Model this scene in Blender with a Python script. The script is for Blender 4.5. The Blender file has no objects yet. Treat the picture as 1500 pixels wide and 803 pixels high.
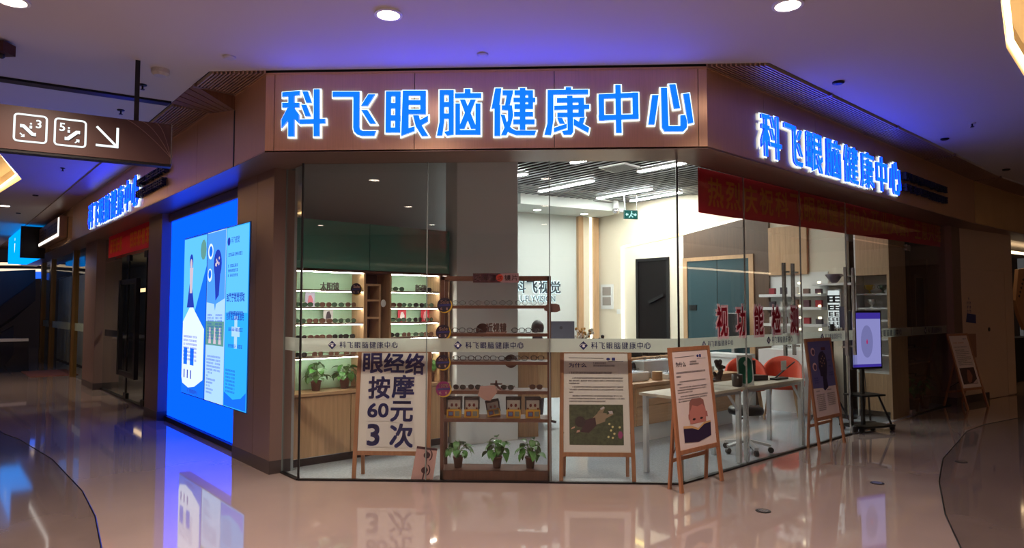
import bpy, bmesh, math, random
from mathutils import Vector, Matrix
sc = bpy.context.scene
col = sc.collection
random.seed(7)
# ------------------------------------------------------------------ camera
FPX, PITCH, YAW = 984.13, 0.05226, 0.04223
CAM = Vector((0.4647, -5.899, 1.5))
cd = bpy.data.cameras.new('camera'); cd.sensor_width = 36; cd.lens = FPX / 1500 * 36
cd.clip_start = 0.05; cd.clip_end = 200
cam = bpy.data.objects.new('camera', cd); col.objects.link(cam)
cam.location = CAM; cam.rotation_euler = (math.pi / 2 + PITCH, 0, YAW)
sc.camera = cam
# ------------------------------------------------------------------ world, exposure
wd = bpy.data.worlds.new('world'); sc.world = wd; wd.use_nodes = True
bg = wd.node_tree.nodes['Background']
bg.inputs[0].default_value = (0.04, 0.04, 0.04, 1); bg.inputs[1].default_value = 1.0
vs = sc.view_settings
vs.view_transform = 'Standard'; vs.look = 'None'; vs.exposure = 0.55; vs.gamma = 1.0; vs.use_curve_mapping = False
cy = sc.cycles
cy.use_denoising = True; cy.max_bounces = 8; cy.diffuse_bounces = 3; cy.glossy_bounces = 4
cy.transmission_bounces = 6; cy.transparent_max_bounces = 16; cy.sample_clamp_indirect = 4.0
cy.caustics_reflective = False; cy.caustics_refractive = False

# ------------------------------------------------------------------ frames: local x runs to the right along a facade, local y goes into the shop
W, AL, AR, OFF = 1.6621, 0.8108, 0.7646, 0.4191
ZB, ZF, ZC = 2.814, 3.473, 3.5
def ray(px, py):
    u = (px - 750) / FPX; v = -(py - 401.5) / FPX
    cp, sp = math.cos(PITCH), math.sin(PITCH)
    x, y, z = u, cp - v * sp, sp + v * cp
    return Vector((x * math.cos(YAW) - y * math.sin(YAW), x * math.sin(YAW) + y * math.cos(YAW), z))
def fl(px, py, z=0.0):
    d = ray(px, py); return CAM + d * ((z - CAM.z) / d.z)
class Frame:
    def __init__(s, o, ang):
        s.o = Vector(o); s.ang = ang
        s.ex = Vector((math.cos(ang), math.sin(ang), 0)); s.ey = Vector((-math.sin(ang), math.cos(ang), 0))
        s.M = Matrix.Translation(s.o) @ Matrix.Rotation(ang, 4, 'Z')
    def P(s, u, v, z=0.0): return s.o + s.ex * u + s.ey * v + Vector((0, 0, z))
    def on(s, px, py, v=0.0):
        d = ray(px, py); t = (v - (CAM - s.o).dot(s.ey)) / d.dot(s.ey); p = CAM + d * t
        return (p - s.o).dot(s.ex), p.z
    def at_u(s, px, py, u):
        d = ray(px, py); t = (u - (CAM - s.o).dot(s.ex)) / d.dot(s.ex); p = CAM + d * t
        return (p - s.o).dot(s.ey), p.z
    def loc(s, p): return (p - s.o).dot(s.ex), (p - s.o).dot(s.ey), p.z
    def sub(s, u, v, z=0.0, rot=0.0): return Matrix.Translation(s.P(u, v, z)) @ Matrix.Rotation(s.ang + rot, 4, 'Z')
F = Frame((0, 0, 0), 0.0)
L = Frame((-W, 0, 0), -AL)
R = Frame((W, 0, 0), AR)
S = Frame((-1.867, 0.385, 0), 0.75)            # eyewear wall running into the shop
R2 = Frame(R.P(7.24, 0), AR - 0.06)

# ------------------------------------------------------------------ colour and materials
def lin(c): return tuple((x / 12.92 if x <= 0.04045 else ((x + 0.055) / 1.055) ** 2.4) for x in (c[0] / 255, c[1] / 255, c[2] / 255))
MATS = {}
def mat(name, rgb=(200, 200, 200), rough=0.5, metal=0.0, emit=None, es=1.0, noise=0.0, nscale=6.0, stretch=None, bump=0.0, spec=0.5, coat=0.0, raw=None):
    if name in MATS: return MATS[name]
    m = bpy.data.materials.new(name); m.use_nodes = True; nt = m.node_tree
    b = nt.nodes['Principled BSDF']
    c = raw or lin(rgb)
    b.inputs['Base Color'].default_value = (*c, 1); b.inputs['Roughness'].default_value = rough
    b.inputs['Metallic'].default_value = metal; b.inputs['Specular IOR Level'].default_value = spec
    b.inputs['Coat Weight'].default_value = coat
    if emit is not None:
        b.inputs['Emission Color'].default_value = (*emit, 1); b.inputs['Emission Strength'].default_value = es
    if noise > 0 or bump > 0:
        tc = nt.nodes.new('ShaderNodeTexCoord'); mp = nt.nodes.new('ShaderNodeMapping')
        nt.links.new(tc.outputs['Object'], mp.inputs['Vector'])
        if stretch: mp.inputs['Scale'].default_value = stretch
        n = nt.nodes.new('ShaderNodeTexNoise'); n.inputs['Scale'].default_value = nscale; n.inputs['Detail'].default_value = 5
        nt.links.new(mp.outputs['Vector'], n.inputs['Vector'])
        if noise > 0:
            r = nt.nodes.new('ShaderNodeValToRGB')
            r.color_ramp.elements[0].position = 0.3; r.color_ramp.elements[1].position = 0.7
            r.color_ramp.elements[0].color = (*[x * (1 - noise) for x in c], 1)
            r.color_ramp.elements[1].color = (*[min(1, x * (1 + noise)) for x in c], 1)
            nt.links.new(n.outputs['Fac'], r.inputs['Fac']); nt.links.new(r.outputs['Color'], b.inputs['Base Color'])
        if bump > 0:
            bp = nt.nodes.new('ShaderNodeBump'); bp.inputs['Strength'].default_value = bump; bp.inputs['Distance'].default_value = 0.01
            nt.links.new(n.outputs['Fac'], bp.inputs['Height']); nt.links.new(bp.outputs['Normal'], b.inputs['Normal'])
    MATS[name] = m; return m
def glow(name, raw, es=1.0):
    if name in MATS: return MATS[name]
    m = bpy.data.materials.new(name); m.use_nodes = True; nt = m.node_tree
    for n in list(nt.nodes): nt.nodes.remove(n)
    e = nt.nodes.new('ShaderNodeEmission'); e.inputs[0].default_value = (*raw, 1); e.inputs[1].default_value = es
    o = nt.nodes.new('ShaderNodeOutputMaterial'); nt.links.new(e.outputs[0], o.inputs[0])
    MATS[name] = m; return m
def wood(name, rgb=(186, 152, 116), rough=0.45, amt=0.16, vertical=True):
    return mat(name, rgb, rough, noise=amt, nscale=3.0, stretch=(14, 14, 0.8) if vertical else (0.8, 14, 14))
def glassmat(name, tint=(0.93, 0.96, 0.95), refl=1.0, rough=0.0):
    if name in MATS: return MATS[name]
    m = bpy.data.materials.new(name); m.use_nodes = True; nt = m.node_tree
    for n in list(nt.nodes): nt.nodes.remove(n)
    t = nt.nodes.new('ShaderNodeBsdfTransparent'); t.inputs[0].default_value = (*tint, 1)
    g = nt.nodes.new('ShaderNodeBsdfGlossy'); g.inputs['Roughness'].default_value = rough
    fr = nt.nodes.new('ShaderNodeFresnel'); ge = nt.nodes.new('ShaderNodeNewGeometry')
    mr = nt.nodes.new('ShaderNodeMapRange'); mr.inputs['To Min'].default_value = 1.5; mr.inputs['To Max'].default_value = 1 / 1.5
    nt.links.new(ge.outputs['Backfacing'], mr.inputs['Value']); nt.links.new(mr.outputs[0], fr.inputs[0])
    mu = nt.nodes.new('ShaderNodeMath'); mu.operation = 'MULTIPLY'; mu.inputs[1].default_value = refl
    mx = nt.nodes.new('ShaderNodeMixShader'); o = nt.nodes.new('ShaderNodeOutputMaterial')
    nt.links.new(fr.outputs[0], mu.inputs[0]); nt.links.new(mu.outputs[0], mx.inputs[0])
    nt.links.new(t.outputs[0], mx.inputs[1]); nt.links.new(g.outputs[0], mx.inputs[2]); nt.links.new(mx.outputs[0], o.inputs[0])
    MATS[name] = m; return m
def frostmat(name, rgb):
    if name in MATS: return MATS[name]
    m = bpy.data.materials.new(name); m.use_nodes = True; nt = m.node_tree
    b = nt.nodes['Principled BSDF']; c = lin(rgb)
    b.inputs['Base Color'].default_value = (*c, 1); b.inputs['Roughness'].default_value = 0.5
    b.inputs['Transmission Weight'].default_value = 1.0; b.inputs['IOR'].default_value = 1.35
    tr = nt.nodes.new('ShaderNodeBsdfTranslucent'); tr.inputs[0].default_value = (*c, 1)
    tp = nt.nodes.new('ShaderNodeBsdfTransparent')
    mx = nt.nodes.new('ShaderNodeMixShader'); mx.inputs[0].default_value = 0.55
    mx2 = nt.nodes.new('ShaderNodeMixShader'); mx2.inputs[0].default_value = 0.08
    o = nt.nodes['Material Output']
    nt.links.new(b.outputs[0], mx.inputs[1]); nt.links.new(tr.outputs[0], mx.inputs[2])
    df = nt.nodes.new('ShaderNodeBsdfDiffuse'); df.inputs[0].default_value = (*c, 1); mx3 = nt.nodes.new('ShaderNodeMixShader'); mx3.inputs[0].default_value = 0.3
    nt.links.new(mx.outputs[0], mx3.inputs[1]); nt.links.new(df.outputs[0], mx3.inputs[2])
    nt.links.new(mx3.outputs[0], mx2.inputs[1]); nt.links.new(tp.outputs[0], mx2.inputs[2]); nt.links.new(mx2.outputs[0], o.inputs[0])
    MATS[name] = m; return m

# ------------------------------------------------------------------ mesh builder
GLY = {}
def glyphs(s, bold=0.0):
    k = (s, bold)
    if k not in GLY:
        c = bpy.data.curves.new('t', 'FONT'); c.body = s; c.offset = bold; c.resolution_u = 3
        o = bpy.data.objects.new('t', c); m = bpy.data.meshes.new_from_object(o)
        vs_ = [(v.co.x, v.co.y) for v in m.vertices]; fs = [tuple(p.vertices) for p in m.polygons]
        bpy.data.objects.remove(o); bpy.data.curves.remove(c); bpy.data.meshes.remove(m)
        xs = [v[0] for v in vs_]; ys = [v[1] for v in vs_]
        GLY[k] = (vs_, fs, (min(xs), max(xs), min(ys), max(ys)))
    return GLY[k]
def offset_poly(p, d):
    a = sum(p[i][0] * p[(i + 1) % len(p)][1] - p[(i + 1) % len(p)][0] * p[i][1] for i in range(len(p)))
    if a < 0: p = p[::-1]
    out = []; n = len(p)
    for i in range(n):
        a_, b_, c_ = Vector(p[i - 1]), Vector(p[i]), Vector(p[(i + 1) % n])
        e1 = (b_ - a_).normalized(); e2 = (c_ - b_).normalized()
        n1 = Vector((e1.y, -e1.x)); n2 = Vector((e2.y, -e2.x)); mm = n1 + n2
        if mm.length < 1e-4: mm = n1
        mm.normalize(); k = d / max(0.5, mm.dot(n1)); out.append((b_.x + mm.x * k, b_.y + mm.y * k))
    return out
class MB:
    def __init__(s): s.v = []; s.f = []; s.sm = False
    def add(s, vs_, fs):
        b = len(s.v); s.v += [tuple(x) for x in vs_]; s.f += [tuple(i + b for i in f) for f in fs]; return s
    def box(s, x0, x1, y0, y1, z0, z1):
        return s.add([(x0, y0, z0), (x1, y0, z0), (x1, y1, z0), (x0, y1, z0), (x0, y0, z1), (x1, y0, z1), (x1, y1, z1), (x0, y1, z1)],
                     [(0, 3, 2, 1), (4, 5, 6, 7), (0, 1, 5, 4), (1, 2, 6, 5), (2, 3, 7, 6), (3, 0, 4, 7)])
    def bar(s, p0, p1, w, h=None, up=(0, 0, 1)):
        h = h or w; p0, p1 = Vector(p0), Vector(p1); d = (p1 - p0).normalized(); u = Vector(up)
        if abs(d.dot(u)) > 0.95: u = Vector((0, 1, 0))
        a = d.cross(u).normalized() * w / 2; b = a.cross(d).normalized() * h / 2
        return s.add([p0 - a - b, p0 + a - b, p0 + a + b, p0 - a + b, p1 - a - b, p1 + a - b, p1 + a + b, p1 - a + b],
                     [(0, 3, 2, 1), (4, 5, 6, 7), (0, 1, 5, 4), (1, 2, 6, 5), (2, 3, 7, 6), (3, 0, 4, 7)])
    def cyl(s, p0, p1, r0, r1=None, n=12, cap=True):
        r1 = r0 if r1 is None else r1; p0, p1 = Vector(p0), Vector(p1); d = (p1 - p0).normalized()
        u = Vector((0, 0, 1)) if abs(d.z) < 0.9 else Vector((1, 0, 0)); a = d.cross(u).normalized(); b = d.cross(a)
        vs_ = []
        for p, r in ((p0, r0), (p1, r1)):
            for i in range(n):
                t = 2 * math.pi * i / n; vs_.append(p + a * (r * math.cos(t)) + b * (r * math.sin(t)))
        fs = [(i, (i + 1) % n, n + (i + 1) % n, n + i) for i in range(n)]
        if cap: fs += [tuple(range(n)), tuple(range(n, 2 * n))]
        return s.add(vs_, fs)
    def tube(s, pts, r, n=6, closed=False):
        pts = [Vector(p) for p in pts]; N = len(pts); vs_ = []; ref = None
        for i, p in enumerate(pts):
            q0 = pts[i - 1] if (i > 0 or closed) else p; q1 = pts[(i + 1) % N] if (i < N - 1 or closed) else p
            d = (q1 - q0).normalized()
            if ref is None: ref = Vector((0, 0, 1)) if abs(d.z) < 0.9 else Vector((1, 0, 0))
            a = d.cross(ref).normalized(); b = a.cross(d).normalized(); ref = b
            rr = r[i] if isinstance(r, (list, tuple)) else r
            for k in range(n):
                t = 2 * math.pi * k / n; vs_.append(p + a * (rr * math.cos(t)) + b * (rr * math.sin(t)))
        fs = []
        for i in range(N if closed else N - 1):
            j = (i + 1) % N
            fs += [(i * n + k, i * n + (k + 1) % n, j * n + (k + 1) % n, j * n + k) for k in range(n)]
        if not closed: fs += [tuple(range(n)), tuple(range((N - 1) * n, N * n))]
        return s.add(vs_, fs)
    def lathe(s, prof, c=(0, 0, 0), n=16):
        vs_ = []; 
        for r, z in prof:
            for i in range(n):
                t = 2 * math.pi * i / n; vs_.append((c[0] + r * math.cos(t), c[1] + r * math.sin(t), c[2] + z))
        m = len(prof); fs = [(j * n + i, j * n + (i + 1) % n, (j + 1) * n + (i + 1) % n, (j + 1) * n + i) for j in range(m - 1) for i in range(n)]
        fs += [tuple(range(n)), tuple(range((m - 1) * n, m * n))]
        return s.add(vs_, fs)
    def ell(s, c, r, n=12, m=8):
        vs_ = []; fs = []
        for j in range(m + 1):
            ph = math.pi * j / m
            for i in range(n):
                t = 2 * math.pi * i / n; vs_.append((c[0] + r[0] * math.sin(ph) * math.cos(t), c[1] + r[1] * math.sin(ph) * math.sin(t), c[2] + r[2] * math.cos(ph)))
        for j in range(m):
            fs += [(j * n + i, j * n + (i + 1) % n, (j + 1) * n + (i + 1) % n, (j + 1) * n + i) for i in range(n)]
        return s.add(vs_, fs)
    def prism(s, poly, y0, y1):                       # polygon in x/z, thickness along y
        n = len(poly)
        vs_ = [(x, y0, z) for x, z in poly] + [(x, y1, z) for x, z in poly]
        return s.add(vs_, [tuple(range(n)), tuple(range(2 * n - 1, n - 1, -1))] + [(i, (i + 1) % n, n + (i + 1) % n, n + i) for i in range(n)])
    def flat(s, poly, z0, z1):                        # polygon in x/y, thickness along z
        n = len(poly)
        vs_ = [(x, y, z0) for x, y in poly] + [(x, y, z1) for x, y in poly]
        return s.add(vs_, [tuple(range(n)), tuple(range(2 * n - 1, n - 1, -1))] + [(i, (i + 1) % n, n + (i + 1) % n, n + i) for i in range(n)])
    def sheet(s, poly, y): return s.add([(x, y, z) for x, z in poly], [tuple(range(len(poly)))])
    def text(s, t, x, z, h, y, w=None, bold=0.0, centre=False, fn=None, thick=0.0):
        vs_, fs, bb = glyphs(t, 0.0); k = h / (bb[3] - bb[2]); kx = (w / (bb[1] - bb[0])) if w else k
        if centre: x = x - kx * (bb[1] - bb[0]) / 2
        b0 = bold * 0.8; st = [(0, 0)] if bold <= 0 else [(0, 0), (b0, b0), (-b0, b0), (b0, -b0), (-b0, -b0)]
        cnt = {}
        if thick:
            for f in fs:
                for i in range(len(f)):
                    e = (f[i], f[(i + 1) % len(f)]); cnt.setdefault(tuple(sorted(e)), []).append(e)
        for dx, dz in st:
            q = [(x + (a - bb[0] + dx) * kx, y, z + (b - bb[2] + dz) * k) for a, b in vs_]
            if fn: q = [fn(*p) for p in q]
            s.add(q, fs)
            if thick:
                s.add([(p[0], p[1] + thick, p[2]) for p in q], [f[::-1] for f in fs]); b = len(s.v) - 2 * len(q); nq = len(q)
                for ke, es in cnt.items():
                    if len(es) == 1: a_, c_ = es[0]; s.f.append((b + c_, b + a_, b + nq + a_, b + nq + c_))
        return s
    def pseudo(s, x, z, w, h, y, gap=1.15, rnd=random, fn=None):   # a row of unreadable small print
        n = max(1, int(w / (h * gap)))
        for i in range(n):
            if rnd.random() < 0.06: continue
            cx = x + i * h * gap; q = []
            for k in range(3):
                zz = z + h * (0.1 + 0.38 * k); a_ = rnd.uniform(0, 0.25) * h; q.append((cx + a_, cx + h - rnd.uniform(0, 0.2) * h, zz, zz + h * 0.16))
            for k in range(rnd.choice((1, 2, 2))):
                xx = cx + h * rnd.uniform(0.05, 0.8); q.append((xx, xx + h * 0.15, z, z + h))
            for a_, b_, c_, d_ in q:
                p = [(a_, y, c_), (b_, y, c_), (b_, y, d_), (a_, y, d_)]
                if fn: p = [fn(*t) for t in p]
                s.add(p, [(0, 1, 2, 3)])
        return s
    def build(s, name, m, parent=None, M=None, smooth=False, bevel=0.0, normals=True):
        me = bpy.data.meshes.new(name); me.from_pydata(s.v, [], s.f)
        if normals:
            bm = bmesh.new(); bm.from_mesh(me); bmesh.ops.recalc_face_normals(bm, faces=bm.faces); bm.to_mesh(me); bm.free()
        if smooth: me.polygons.foreach_set('use_smooth', [True] * len(me.polygons))
        me.materials.append(m)
        o = bpy.data.objects.new(name, me); col.objects.link(o)
        if parent is not None: o.parent = parent
        if M is not None: o.matrix_local = M
        if bevel > 0:
            b = o.modifiers.new('bevel', 'BEVEL'); b.width = bevel; b.segments = 2; b.limit_method = 'ANGLE'; b.angle_limit = 0.7
        return o
def tag(o, label=None, cat=None, group=None, kind=None):
    if label: o['label'] = label
    if cat: o['category'] = cat
    if group: o['group'] = group
    if kind: o['kind'] = kind
    return o
def thing(name, label, cat, M=None, group=None):
    o = bpy.data.objects.new(name, None); col.objects.link(o); o.empty_display_size = 0.1
    if M is not None: o.matrix_local = M
    return tag(o, label, cat, group)
def struct(name, mb, m, M=None, label=None, **k):
    return tag(mb.build(name, m, None, M, **k), label, None, None, 'structure')
def struct_empty(name, M=None, label=None):
    o = bpy.data.objects.new(name, None); col.objects.link(o)
    if M is not None: o.matrix_local = M
    return tag(o, label, None, None, 'structure')
def copy_tree(o, parent=None):
    c = o.copy(); col.objects.link(c); c.parent = parent
    for ch in list(KIDS.get(o.name, ())) or [x for x in o.children]: copy_tree(ch, c)
    return c
KIDS = {}
def arc(cx, cz, r, a0, a1, n=16, rz=None): return [(cx + r * math.cos(a0 + (a1 - a0) * i / n), cz + (rz or r) * math.sin(a0 + (a1 - a0) * i / n)) for i in range(n + (0 if abs(a1 - a0 - 2 * math.pi) < 1e-6 else 1))]
def circ(cx, cz, r, n=20, rz=None): return arc(cx, cz, r, 0, 2 * math.pi, n, rz)
def rrect(x0, x1, z0, z1, r, n=4):
    return arc(x1 - r, z1 - r, r, 0, math.pi / 2, n) + arc(x0 + r, z1 - r, r, math.pi / 2, math.pi, n) + arc(x0 + r, z0 + r, r, math.pi, 1.5 * math.pi, n) + arc(x1 - r, z0 + r, r, 1.5 * math.pi, 2 * math.pi - 1e-5, n)
# ------------------------------------------------------------------ materials used often
M_floor = mat('mall_marble', (160, 142, 134), 0.05, noise=0.06, nscale=1.2, spec=0.8, coat=0.5)
M_inlay = mat('dark_marble', (112, 98, 92), 0.06, noise=0.12, nscale=2.0, spec=0.6)
M_shopfloor = mat('terrazzo', (178, 186, 194), 0.12, noise=0.14, nscale=55)
M_ceil = mat('ceiling_paint', (202, 196, 194), 0.75)
M_bronze = mat('brushed_bronze', (226, 182, 148), 0.28, metal=0.55, noise=0.05, nscale=4, stretch=(40, 1, 1))
M_gold = mat('polished_gold_panel', (240, 200, 144), 0.2, metal=0.5, noise=0.04, nscale=3, bump=0.25)
M_brown = mat('brown_metal', (140, 116, 108), 0.35, metal=0.45)
M_dark = mat('dark_metal', (32, 30, 32), 0.4, metal=0.5)
M_black = mat('black_plastic', (14, 14, 16), 0.4)
M_white = mat('white_paint', (226, 228, 226), 0.5)
M_chrome = mat('steel', (190, 190, 190), 0.25, metal=0.9)
M_glass = glassmat('clear_glass')
M_frost = frostmat('frosted_film', (248, 250, 242))
M_seam = mat('glass_edge', (120, 130, 128), 0.3)
M_navy = mat('navy_vinyl', (22, 28, 84), 0.5)
M_oak = wood('oak', (188, 150, 112))
M_oakh = wood('oak_grain_across', (188, 150, 112), vertical=False)
M_walnut = wood('walnut_frame', (92, 56, 40), 0.4)
M_easel = wood('easel_pine', (164, 112, 80), 0.4)
M_slat = mat('brown_slat', (178, 146, 130), 0.4, metal=0.3)
# ------------------------------------------------------------------ floors
fo = struct('floor', MB().box(-40, 40, -14, 40, -0.2, 0), M_floor, label='polished beige marble mall floor')
lc = [(-12.5, 7.9), (-8.2, 4.0), (-5.98, 2.0), (-5.58, 1.72), (-4.42, 0.71), (-3.31, -0.43), (-2.76, -1.08), (-2.3, -1.7), (-1.95, -2.4), (-1.7, -3.3), (-1.6, -4.5), (-1.8, -6), (-10, -6), (-20, 0), (-20, 8)]
rc = [(11, 5.3), (9, 4.6), (7.19, 3.84), (6.245, 3.19), (5.7, 2.68), (5.26, 2.1), (4.5, 1.11), (3.935, 0.2), (3.42, -0.77), (3.1, -1.48), (2.92, -2.3), (2.95, -3.2), (3.3, -4.5), (12, -5), (16, 2)]
for nm, poly, k in (('inlay', lc, 12), ('inlay', rc, 13)):
    MB().flat(poly, 0.0, 0.0012).build('inlay', M_inlay, fo)
    MB().tube([(x, y, 0.001) for x, y in poly[:k]], 0.006, 4).build('inlay_joint', M_dark, fo)
for px, py in ((1118, 749), (1285, 708), (1408, 677)):
    p = fl(px, py); MB().cyl((p.x, p.y, 0), (p.x, p.y, 0.004), 0.055, n=20).build('floor_socket', M_dark, fo)
    MB().cyl((p.x, p.y, 0.003), (p.x, p.y, 0.006), 0.04, n=20).build('floor_socket_lid', M_chrome, fo)
pts = [L.P(-1.3, 0.12), L.P(-0.3, 0.0), F.P(-W, 0), F.P(W, 0), R.P(7.2, 0), R.P(7.2, 8), Vector((-4, 9, 0))]
struct('floor.001', MB().flat([(p.x, p.y) for p in pts], -0.01, 0.004), M_shopfloor, label='pale speckled terrazzo floor of the eyewear shop')
# ------------------------------------------------------------------ mall ceiling
outer = [L.P(-26, -0.78), Vector((-2.32, -0.45, 0)), Vector((2.33, -0.45, 0)), R.P(7.2, -0.78), R2.P(10, -0.78), R2.P(10, -2.1), R.P(7, -2.15), R.P(4, -2.1), R.P(2.07, -2.085), R.P(1.2, -2.15), R.P(0.236, -2.33), R.P(-1, -2.72), R.P(-2.2, -3.3), Vector((2.6, -12, 0)), Vector((-14, -12, 0)), L.P(-26, -7)]
hole = [L.P(-4.6, -1.95), L.P(-6.9, -1.47), L.P(-8.6, -1.62), L.P(-9.5, -3.5), L.P(-4.2, -3.5)]
def filled(loops, z):
    bm = bmesh.new(); es = []
    for lp in loops:
        vs_ = [bm.verts.new((p.x, p.y, z)) for p in lp]
        es += [bm.edges.new((vs_[i], vs_[(i + 1) % len(vs_)])) for i in range(len(vs_))]
    bmesh.ops.triangle_fill(bm, use_beauty=True, edges=es)
    mb = MB(); bm.verts.index_update(); mb.add([v.co for v in bm.verts], [[v.index for v in f.verts] for f in bm.faces]); bm.free(); return mb
ce = struct('ceiling', filled([outer, hole], ZC), M_ceil, label='pale plaster mall ceiling', normals=False)
# lit coves: lip, raised ceiling and warm strip
M_cove = mat('cove_paint', (238, 222, 196), 0.7)
M_warm = glow('warm_led', (1.0, 0.66, 0.30), 6.0)
def cove(path, closed, up, slab):
    mb = MB(); n = len(path)
    for i in range(n if closed else n - 1):
        a, b = path[i], path[(i + 1) % n]
        mb.add([(a.x, a.y, ZC - 0.01), (b.x, b.y, ZC - 0.01), (b.x, b.y, up), (a.x, a.y, up)], [(0, 1, 2, 3)])
    mb.build('cove_lip', M_cove, ce)
    MB().flat([(p.x, p.y) for p in slab], up, up + 0.05).build('cove_ceiling', M_cove, ce)
    cc = sum(slab, Vector()) / len(slab)
    t = [p + (cc - p).normalized() * 0.06 for p in path]
    MB().tube([(p.x, p.y, ZC + 0.06) for p in (t + t[:1] if closed else t)], 0.02, 4).build('cove_led', M_warm, ce)
cove(outer[5:13], False, ZC + 0.28, [R2.P(10, -2.0), R.P(7, -2.0), R.P(2, -2.0), R.P(0, -2.2), R.P(-2.4, -3.2), R.P(-2.4, -6), R2.P(10, -6)])
cove(hole, True, ZC + 0.25, hole)
# expansion slot across the ceiling on the left
MB().flat([(-1.24, -.8), (-1.37, -.8), (-2.04, -5), (-1.91, -5)], ZC - 0.012, ZC + 0.001).build('slot', M_black, ce, L.M)
MB().flat([(-1.22, -.8), (-1.24, -.8), (-1.91, -5), (-1.89, -5)], ZC - 0.02, ZC + 0.001).build('slot_edge', M_dark, ce, L.M)
# grille strips between ceiling and fascia
def grille(fr, u0, u1, e0, e1, n=13):
    """slats run along the facade; e0/e1 give the ends as functions of v"""
    mb = MB()
    for k in range(n):
        v = -0.775 + (k + 0.5) * 0.35 / n; mb.box(e0(v) if e0 else u0, e1(v) if e1 else u1, v - 0.007, v + 0.007, ZC - 0.022, ZC + 0.01)
    o = mb.build('grille_slats', M_slat, ce, fr.M); o['kind'] = 'stuff'
    v0, v1 = -0.79, -0.41
    a0, a1 = (e0(v0) if e0 else u0), (e1(v0) if e1 else u1); b0, b1 = (e0(v1) if e0 else u0), (e1(v1) if e1 else u1)
    MB().flat([(a0, v0), (a1, v0), (b1, v1), (b0, v1)], ZC + 0.03, ZC + 0.05).build('grille_backing', M_black, ce, fr.M)
    MB().box(u0 - 0.02, u0 + 0.02, v0, v1, ZC - 0.025, ZC + 0.03).build('grille_border', M_brown, ce, fr.M) if not e0 else None
eL = lambda v: (0.45 + v * math.cos(AL)) / math.sin(AL)
eR = lambda v: (-0.45 - v * math.cos(AR)) / math.sin(AR)
grille(L, -0.55, None, None, eL); grille(L, -3.0, -1.3, None, None)
grille(R, None, 1.33, eR, None); grille(R, 1.33, 3.0, None, None); grille(R, 3.0, 5.0, None, None); grille(R, 5.0, 7.24, None, None); grille(R2, 0, 10, None, None)
for u0, u1 in ((-8, -3.02), (-13, -8.02), (-22, -13.02)):
    MB().box(u0, u1, -0.78, -0.41, ZC - 0.02, ZC + 0.03).build('edge_panel', M_slat, ce, L.M)
wd_ = MB(); c4 = [(-0.56, -0.785, 3.497), (-1.3, -0.785, 3.497), (-1.3, -0.4, 3.47), (-0.575, -0.4, 3.335)]
for k in range(5):
    a, b = k / 5, (k + 0.86) / 5
    q = []
    for t in (a, b):
        q.append([c4[0][i] + (c4[1][i] - c4[0][i]) * t for i in range(3)]); q.append([c4[3][i] + (c4[2][i] - c4[3][i]) * t for i in range(3)])
    MB().add([q[0], q[2], q[3], q[1]] + [(x, y, 3.56) for x, y, z in (q[0], q[2], q[3], q[1])], [(0, 1, 2, 3), (7, 6, 5, 4), (0, 4, 5, 1), (1, 5, 6, 2), (2, 6, 7, 3), (3, 7, 4, 0)]).build('wood_slat', wood('dark_oak', (120, 84, 64)), ce, L.M)
MB().box(-1.3, -0.56, -0.785, -0.4, 3.55, 3.57).build('slot_backing', M_black, ce, L.M)
# ------------------------------------------------------------------ fascia: dark backing with bronze panels
def fascia(name, fr, u0, u1, seams, m, label, v=-OFF, ku=(0, 0), kw=0):
    """ku: mitre slope of the two ends (du per dv)"""
    def q(u, vv):
        t = (u - u0) / (u1 - u0); return u + (ku[0] * (1 - t) + ku[1] * t) * (vv - v)
    root = struct(name, MB().flat([(q(u0, v + 0.012), v + 0.012), (q(u1, v + 0.012), v + 0.012), (q(u1, v + 0.06), v + 0.06), (q(u0, v + 0.06), v + 0.06)], ZB + 0.01, ZF + 0.06), M_dark, fr.M, label)
    for a, b in zip(seams[:-1], seams[1:]):
        g0 = 0 if a == seams[0] else 0.003; g1 = 0 if b == seams[-1] else 0.003
        MB().flat([(a + g0, v), (b - g1, v), (q(b - g1, v + 0.014), v + 0.014), (q(a + g0, v + 0.014), v + 0.014)], ZB, ZF).build('metal_panel', m(a) if callable(m) else m, root, fr.M if False else None)
    MB().flat([(q(u0, v - 0.008), v - 0.008), (q(u1, v - 0.008), v - 0.008), (q(u1, v + 0.02), v + 0.02), (q(u0, v + 0.02), v + 0.02)], ZF, ZF + 0.015).build('top_edge', M_bronze, root)
    MB().flat([(u0, v), (u1, v), (q(u1, 0.03), 0.03), (q(u0, 0.03), 0.03)], ZB - 0.004, ZB + 0.012).build('soffit_panel', M_brown, root)
    return root
kL, kR = math.tan(AL / 2), math.tan(AR / 2)
uF = [-W - OFF * kL] + [F.on(p, 160, -OFF)[0] for p in (402, 607, 812, 1023)] + [W + OFF * kR]
fascia('trim_1', F, uF[0], uF[-1], uF, M_bronze, 'brushed bronze fascia over the front window', ku=(kL, -kR))
sL = [OFF * kL, -0.575] + [-0.575 - 1.13 * k for k in range(1, 9)]
f2 = fascia('trim_2', L, sL[-1], sL[0], sL[::-1], M_bronze, 'bronze fascia over the blue lit wall and glass door', ku=(0, -kL))
MB().box(-0.59, -0.565, -OFF - .004, -OFF + .01, ZB - .002, 3.34).build('dark_joint', M_black, f2)
sL2 = [sL[-1]] + [sL[-1] - 1.4 * k for k in range(1, 8)]
fascia('trim_3', L, sL2[-1], sL2[0], sL2[::-1], M_gold, 'bronze fascia of the neighbouring shop on the left')
sR = [-OFF * kR] + [R.on(p, y, -OFF)[0] for p, y in ((1119, 190), (1195, 220), (1282, 250), (1360, 270))] + [7.24]
fascia('trim_4', R, sR[0], sR[-1], sR, M_bronze, 'bronze fascia over the red banner window', ku=(kR, 0))
uu = [0.0, 1.25, 2.6, 4.2, 6, 8]
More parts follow.
